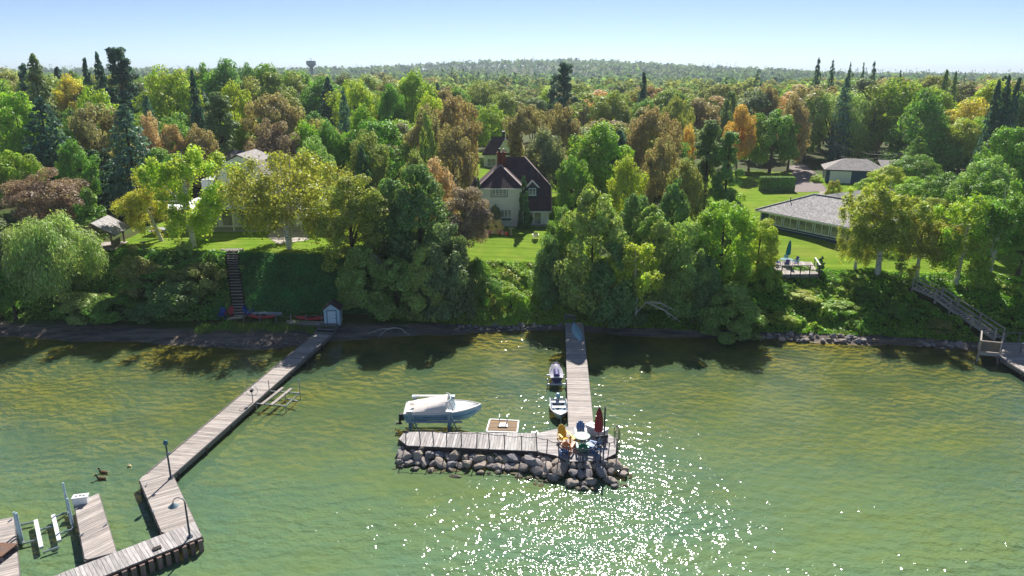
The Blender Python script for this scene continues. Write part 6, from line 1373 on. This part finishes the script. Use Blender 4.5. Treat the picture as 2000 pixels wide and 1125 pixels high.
for sy in (-1, 1): MB().bar((-pw-.3, sy*pdp, ph+.2), (pw+.3, sy*pdp, ph+.2), .14, .18).build('beam', PWD, PV); MB().bar((0, sy*pdp, ph+.2), (0, sy*pdp, ph+1.2), .12).build('king_post', PWD, PV)
for s in (-1, 1):
    a, b, c_, d_ = Vector((s*(pw+.75), -pdp-.7, ph-.05)), Vector((s*(pw+.75), pdp+.7, ph-.05)), Vector((0, pdp+.7, ph+1.4)), Vector((0, -pdp-.7, ph+1.4)); roof_plane(PV, [a, b, c_, d_] if s > 0 else [b, a, d_, c_], GREYROOF, .12)
    for sy in (-1, 1): MB().bar((s*(pw+.72), sy*(pdp+.72), ph-.13), (0, sy*(pdp+.72), ph+1.3), .06, .2).build('fascia', PWD, PV)
for a, b in (((-pw, -pdp), (pw*.35, -pdp)), ((pw, -pdp), (pw, pdp*.4)), ((-pw, -pdp), (-pw, pdp))):
    L = math.hypot(b[0]-a[0], b[1]-a[1]); an = math.atan2(b[1]-a[1], b[0]-a[0]); rl = empty('railing', (a[0], a[1], .26), an); rl.parent = PV
    for k in range(int(L/.17)): MB().box((.1+k*.17, 0, .42), (.15, .03, .68)).build('board', PWD, rl)
    MB().box((L/2, 0, .8), (L+.1, .16, .05)).build('cap_rail', PLANK, rl)
# birdbaths
for u, v, Yz, lab in ((282, 488, None, 'stone birdbath on the left lawn right of the pavilion'), (998, 459, None, 'pale birdbath on the middle lawn in front of the main house')):
    p_ = ground_at(u, v); o = empty('birdbath', (p_.x, p_.y, hz(p_.x, p_.y)+.03), 0, lab, 'birdbath'); m = paint('birdbath_stone', lin(140, 132, 112), .9, .1, .2) if u < 500 else paint('birdbath_pale', lin(196, 190, 160), .9, .1)
    MB().lathe([(.22, 0), (.22, .06), (.1, .14), (.08, .5), (.12, .74)], 14).build('pedestal', m, o, smooth=True); MB().lathe([(.1, .72), (.34, .8), (.4, .88), (.36, .88), (.3, .83), (.02, .81)], 18).build('bowl', m, o, smooth=True)

# ------------------------------------------------------------------ middle lawn: flower bed, white chair
FB = empty('flower_bed', (at(975, 457, z=5.4).x, at(975, 457, z=5.4).y, hz(-2, 90)), 0, 'low bed of red, pink and white flowers before the main house', 'flower bed')
for k in range(26):
    u = 946+k*1.72; p_ = at(u, 459-4*math.sin(k*.12), z=5.4)-FB.location; c = [lin(200, 60, 70), lin(226, 200, 206), lin(216, 120, 130), lin(90, 110, 60), lin(236, 232, 228)][k % 5 if k > 8 else (1, 2, 4)[k % 3]]
    n = 90; d = sph(n); C = np.array([p_.x, p_.y+rng.uniform(-.3, .3), .22])+d*[.26, .26, .24]; link('flower_clump', card_mesh('flower_clump', cards(C, d+[0, 0, .4], .075*rng.uniform(.7, 1.3, n), .8), LEAF), FB, color=c)
p_ = ground_at(1046, 467); chair(p_+Vector((0, 0, .03)), R(180), paint('chair_cream', lin(226, 220, 206), .5), 'cream garden chair at the right edge of the middle lawn')

# ------------------------------------------------------------------ right lawn: table deck
ZD = hz(at(1545, 520, z=4.7).x, 77.5)+.35
dq = [at(u, v, z=ZD) for u, v in ((1508, 536), (1600, 535), (1583, 508), (1492, 512))]; TDk = empty('deck', (dq[0].x, dq[0].y, 0), 0, 'grey timber deck with railing on the brow of the right bank', 'deck')
lay_poly(TDk, [(p_.x, p_.y) for p_ in dq], ZD, math.atan2((dq[2]-dq[1]).y, (dq[2]-dq[1]).x), .2, PLANK)
for k in range(4): bars(TDk, 'side_beam', [dq[k], dq[(k+1) % 4]], .08, .28, ZD-.2, BEAM)
piles(TDk, [lerp2(p_, dq[2], .04) for p_ in dq]+[lerp2(dq[0], dq[1], k) for k in (.33, .66)], ZD-.06, .08, BEAM)
for p_ in TDk.children:
    pass
def rail(parent, a, b, n, z, mat, pm, hh=.95, mid=True):
    for k in range(n+1): q = a.lerp(b, k/n); MB().bar(Vector((q.x, q.y, z-.25))-parent.location, Vector((q.x, q.y, z+hh))-parent.location, .09).build('rail_post', pm, parent)
    MB().bar(Vector((a.x, a.y, z+hh+.03))-parent.location, Vector((b.x, b.y, z+hh+.03))-parent.location, .14, .05).build('cap_rail', mat, parent)
    if mid: MB().bar(Vector((a.x, a.y, z+hh*.5))-parent.location, Vector((b.x, b.y, z+hh*.5))-parent.location, .03, .04).build('mid_rail', mat, parent)
rail(TDk, dq[0], dq[1]+(dq[0]-dq[1])*.01, 5, ZD, BEAM, DARKWOOD); rail(TDk, dq[0].lerp(dq[3], .02), dq[0].lerp(dq[3], .9), 2, ZD, BEAM, DARKWOOD); rail(TDk, dq[1].lerp(dq[2], .02), dq[1].lerp(dq[2], .55), 1, ZD, WHITE, BEAM)
tc = at(1536, 512, z=ZD+.3); PT = empty('patio_table', (tc.x-.1, tc.y-.3, ZD), 0, 'glass patio table under the closed teal umbrella', 'table'); TEAL = paint('teal_canvas', lin(24, 128, 140), .8, .15)
MB().lathe([(.02, .70), (.68, .70), (.7, .72), (.02, .735)], 24).build('top', paint('table_glass', lin(150, 180, 186), .15, .6), PT)
for k in range(4): MB().bar((.5*math.cos(k*1.57+.78), .5*math.sin(k*1.57+.78), .7), (.42*math.cos(k*1.57+.78), .42*math.sin(k*1.57+.78), 0), .04).build('leg', STEEL, PT)
UM = empty('umbrella', (tc.x-.1, tc.y-.3, ZD), 0, 'closed teal umbrella leaning over the patio table', 'umbrella'); MB().tube([(0, 0, 0), (.12, 0, 3.0)], .025, 8).build('pole', STEEL, UM); rg = []
for q in np.linspace(0, 1, 8): r_ = (.2+.04*math.sin(q*3))*(1-q)**.5+.03; rg.append([(.05+.1*q+r_*(1+.2*math.cos(8*a))*math.cos(a), r_*(1+.2*math.cos(8*a))*math.sin(a), 1.25+q*1.65) for a in np.linspace(0, 2*math.pi, 25)[:-1]])
MB().loft(rg).build('canopy', TEAL, UM, smooth=True)
MT = paint('patio_navy', lin(50, 72, 110), .5); CU = [TEAL, paint('purple_cushion', lin(98, 80, 150), .8), paint('mint_cushion', lin(150, 204, 200), .8), paint('navy_cushion', lin(40, 60, 110), .8)]
for k in range(6):
    a = k*math.pi/3+.3; x_, y_ = tc.x-.1+1.15*math.cos(a), tc.y-.3+.85*math.sin(a); lab = ('nearest the house', 'left of the umbrella pole', 'at the left end of the table', 'nearest the front railing', 'right front of the table', 'at the right end of the table')[k]
    o = empty('patio_chair', (x_, y_, ZD), a-math.pi/2, f'dark metal patio chair {lab} on the right deck', 'chair', 'chairs round the patio table')
    for sx in (-1, 1):
        for sy in (-1, 1): MB().bar((sx*.22, sy*.22, 0), (sx*.22, sy*.22, .42), .03).build('leg', MT, o)
        MB().bar((sx*.24, -.2, .62), (sx*.24, .24, .64), .04, .03).build('arm', MT, o)
    MB().box((0, 0, .45), (.48, .46, .08)).build('cushion', CU[k % 4], o, bevel=.02); MB().box((0, .25, .72), (.46, .04, .5), 0, R(-10)).build('backrest', CU[(k+1) % 4], o)

# ------------------------------------------------------------------ right stairway, landing and dock
A0, A1, A2, A3 = at(1783, 580, Y=72.6), at(1830, 598, Y=70.6), at(1862, 603, Y=69.0), at(1951, 658, Y=63.8)
for P_ in (A0, A1, A2): P_.z = hz(P_.x, P_.y)+.6
A3.z = 1.05
RS = empty('stairway', A3, 0, 'long timber stairway with railings angling down the right bank', 'stairs'); TW = wood('stair_wood', lin(206, 194, 182), lin(172, 160, 150), 0)
for a, b, n, rise in ((A0, A1, 7, 1), (A1, A2, 4, 0), (A2, A3, 15, 1)):
    d = (b-a); dn = Vector((d.x, d.y, 0)).normalized(); sd = Vector((-dn.y, dn.x, 0)); an = math.atan2(dn.y, dn.x)
    for k in range(n): p_ = a.lerp(b, (k+.5)/n)-RS.location; MB().box(p_, (d.length/n*.92 if not rise else .27, 1.0, .05), an).build('tread', TW, RS)
    for s in (-1, 1):
        o_ = sd*s*.5; MB().bar(a+o_-RS.location-Vector((0, 0, .08)), b+o_-RS.location-Vector((0, 0, .08)), .06, .24).build('stringer', TW, RS)
        MB().bar(a+o_-RS.location+Vector((0, 0, .9)), b+o_-RS.location+Vector((0, 0, .9)), .05, .11).build('handrail', TW, RS); MB().bar(a+o_-RS.location+Vector((0, 0, .45)), b+o_-RS.location+Vector((0, 0, .45)), .04, .09).build('mid_rail', TW, RS)
        for k in range(3 if n > 10 else 2): p_ = a.lerp(b, k/(2.0 if n > 10 else 1.0))+o_-RS.location; MB().bar(p_+Vector((0, 0, -.6)), p_+Vector((0, 0, .98)), .1).build('post', TW, RS)
ZR = 1.0
lq = [at(u, v, z=ZR) for u, v in ((1912, 686), (1952, 690), (1957, 672), (1914, 665))]; LD = empty('landing', (lq[0].x, lq[0].y, 0), 0, 'small railed landing box at the bottom of the right stairway', 'landing')
lay_poly(LD, [(p_.x, p_.y) for p_ in lq], ZR, 0, .2, PLANK)
for k in range(4):
    a, b = lq[k], lq[(k+1) % 4]; MB().bar(Vector((a.x, a.y, -.6))-LD.location, Vector((a.x, a.y, ZR+1.0))-LD.location, .11).build('post', TW, LD); bars(LD, 'side_beam', [a, b], .08, .3, ZR-.19, TW)
    if k != 2: bars(LD, 'cap_rail', [a, b], .12, .05, ZR+1.02, TW)
MB().slab([Vector((p_.x, p_.y, z_))-LD.location for p_, z_ in ((lq[0], ZR+.05), (lq[1], ZR+.05), (lq[1], ZR+.95), (lq[0], ZR+.95))], .03).build('front_panel', wood('tan_panel', lin(160, 142, 124), lin(134, 118, 104), 0), LD)
MB().slab([Vector((p_.x, p_.y, z_))-LD.location for p_, z_ in ((lq[3], ZR+.05), (lq[0], ZR+.05), (lq[0], ZR+.95), (lq[3], ZR+.95))], .03).build('side_panel', wood('tan_panel', (0, 0, 0), (0, 0, 0)), LD)
rq_ = [at(u, v, z=.8) for u, v in ((1948, 694), (1960, 668), (2090, 672), (2090, 780))]; DR = empty('dock', (rq_[0].x, rq_[0].y, 0), 0, 'plank dock cut by the right edge below the stairway', 'dock')
lay_poly(DR, [(p_.x, p_.y) for p_ in rq_], .8, math.atan2((rq_[3]-rq_[0]).y, (rq_[3]-rq_[0]).x)+math.pi/2, .2, PLANK)
bars(DR, 'side_beam', [rq_[1], rq_[0], rq_[3]], .1, .32, .58, BEAM); piles(DR, [lerp2(rq_[0], rq_[3], k) for k in (.05, .4, .75)], .7)
ra, rb_ = at(1962, 667, z=.8), at(2070, 669, z=.8); rail(DR, ra, rb_, 4, .8, BEAM, BEAM, .85, False)
ra, rb_ = at(1992, 690, z=.8), at(2080, 692, z=.8); rail(DR, ra, rb_, 2, .8, WHITE, BEAM, .95, False)

# ------------------------------------------------------------------ bare pale limbs among the shore trees
DEADW = paint('bleached_limb', lin(206, 200, 190), .8, .15, .15)
def dead_limbs(name, base, tips, label, r=.07):
    o = empty(name, base, 0, label, 'dead branch'); main = MB()
    for k, tp in enumerate(tips):
        tp = Vector(tp)-base; m_ = tp*.5+Vector((rng.uniform(-.2, .2), rng.uniform(-.2, .2), rng.uniform(.1, .4))); br = MB(); br.tube([Vector((0, 0, 0)), m_, tp], [r, r*.7, r*.25], 6)
        for j in range(4):
            a = m_.lerp(tp, j/4); br.tube([a, a+Vector((rng.uniform(-.5, .5), rng.uniform(-.4, .2), rng.uniform(-.5, .3)))], [r*.4, r*.12], 5)
        br.build('limb', DEADW, o, smooth=True)
    return o
b_ = at(1262, 590, Y=68.2); dead_limbs('dead_limb', b_, [at(1328, 628, Y=66.6), at(1300, 596, Y=66.8), at(1318, 606, Y=66.9), at(1240, 615, Y=67)], 'pale bare limbs reaching over the water from the bright shore birch', .08)
b_ = at(722, 492, Y=72.5); dead_limbs('dead_limb', b_, [at(700, 545, Y=70.8), at(748, 520, Y=71), at(752, 545, Y=71), at(735, 560, Y=70.8), at(690, 520, Y=71.5)], 'grey bare twigs hanging in front of the cedars above the shed', .05)
b_ = at(770, 640, Y=68.2); dead_limbs('dead_limb', b_, [at(715, 652, Y=66.8), at(735, 662, Y=66.5), at(800, 655, Y=66.8)], 'bare driftwood limbs at the waterline under the shore cedars', .06)
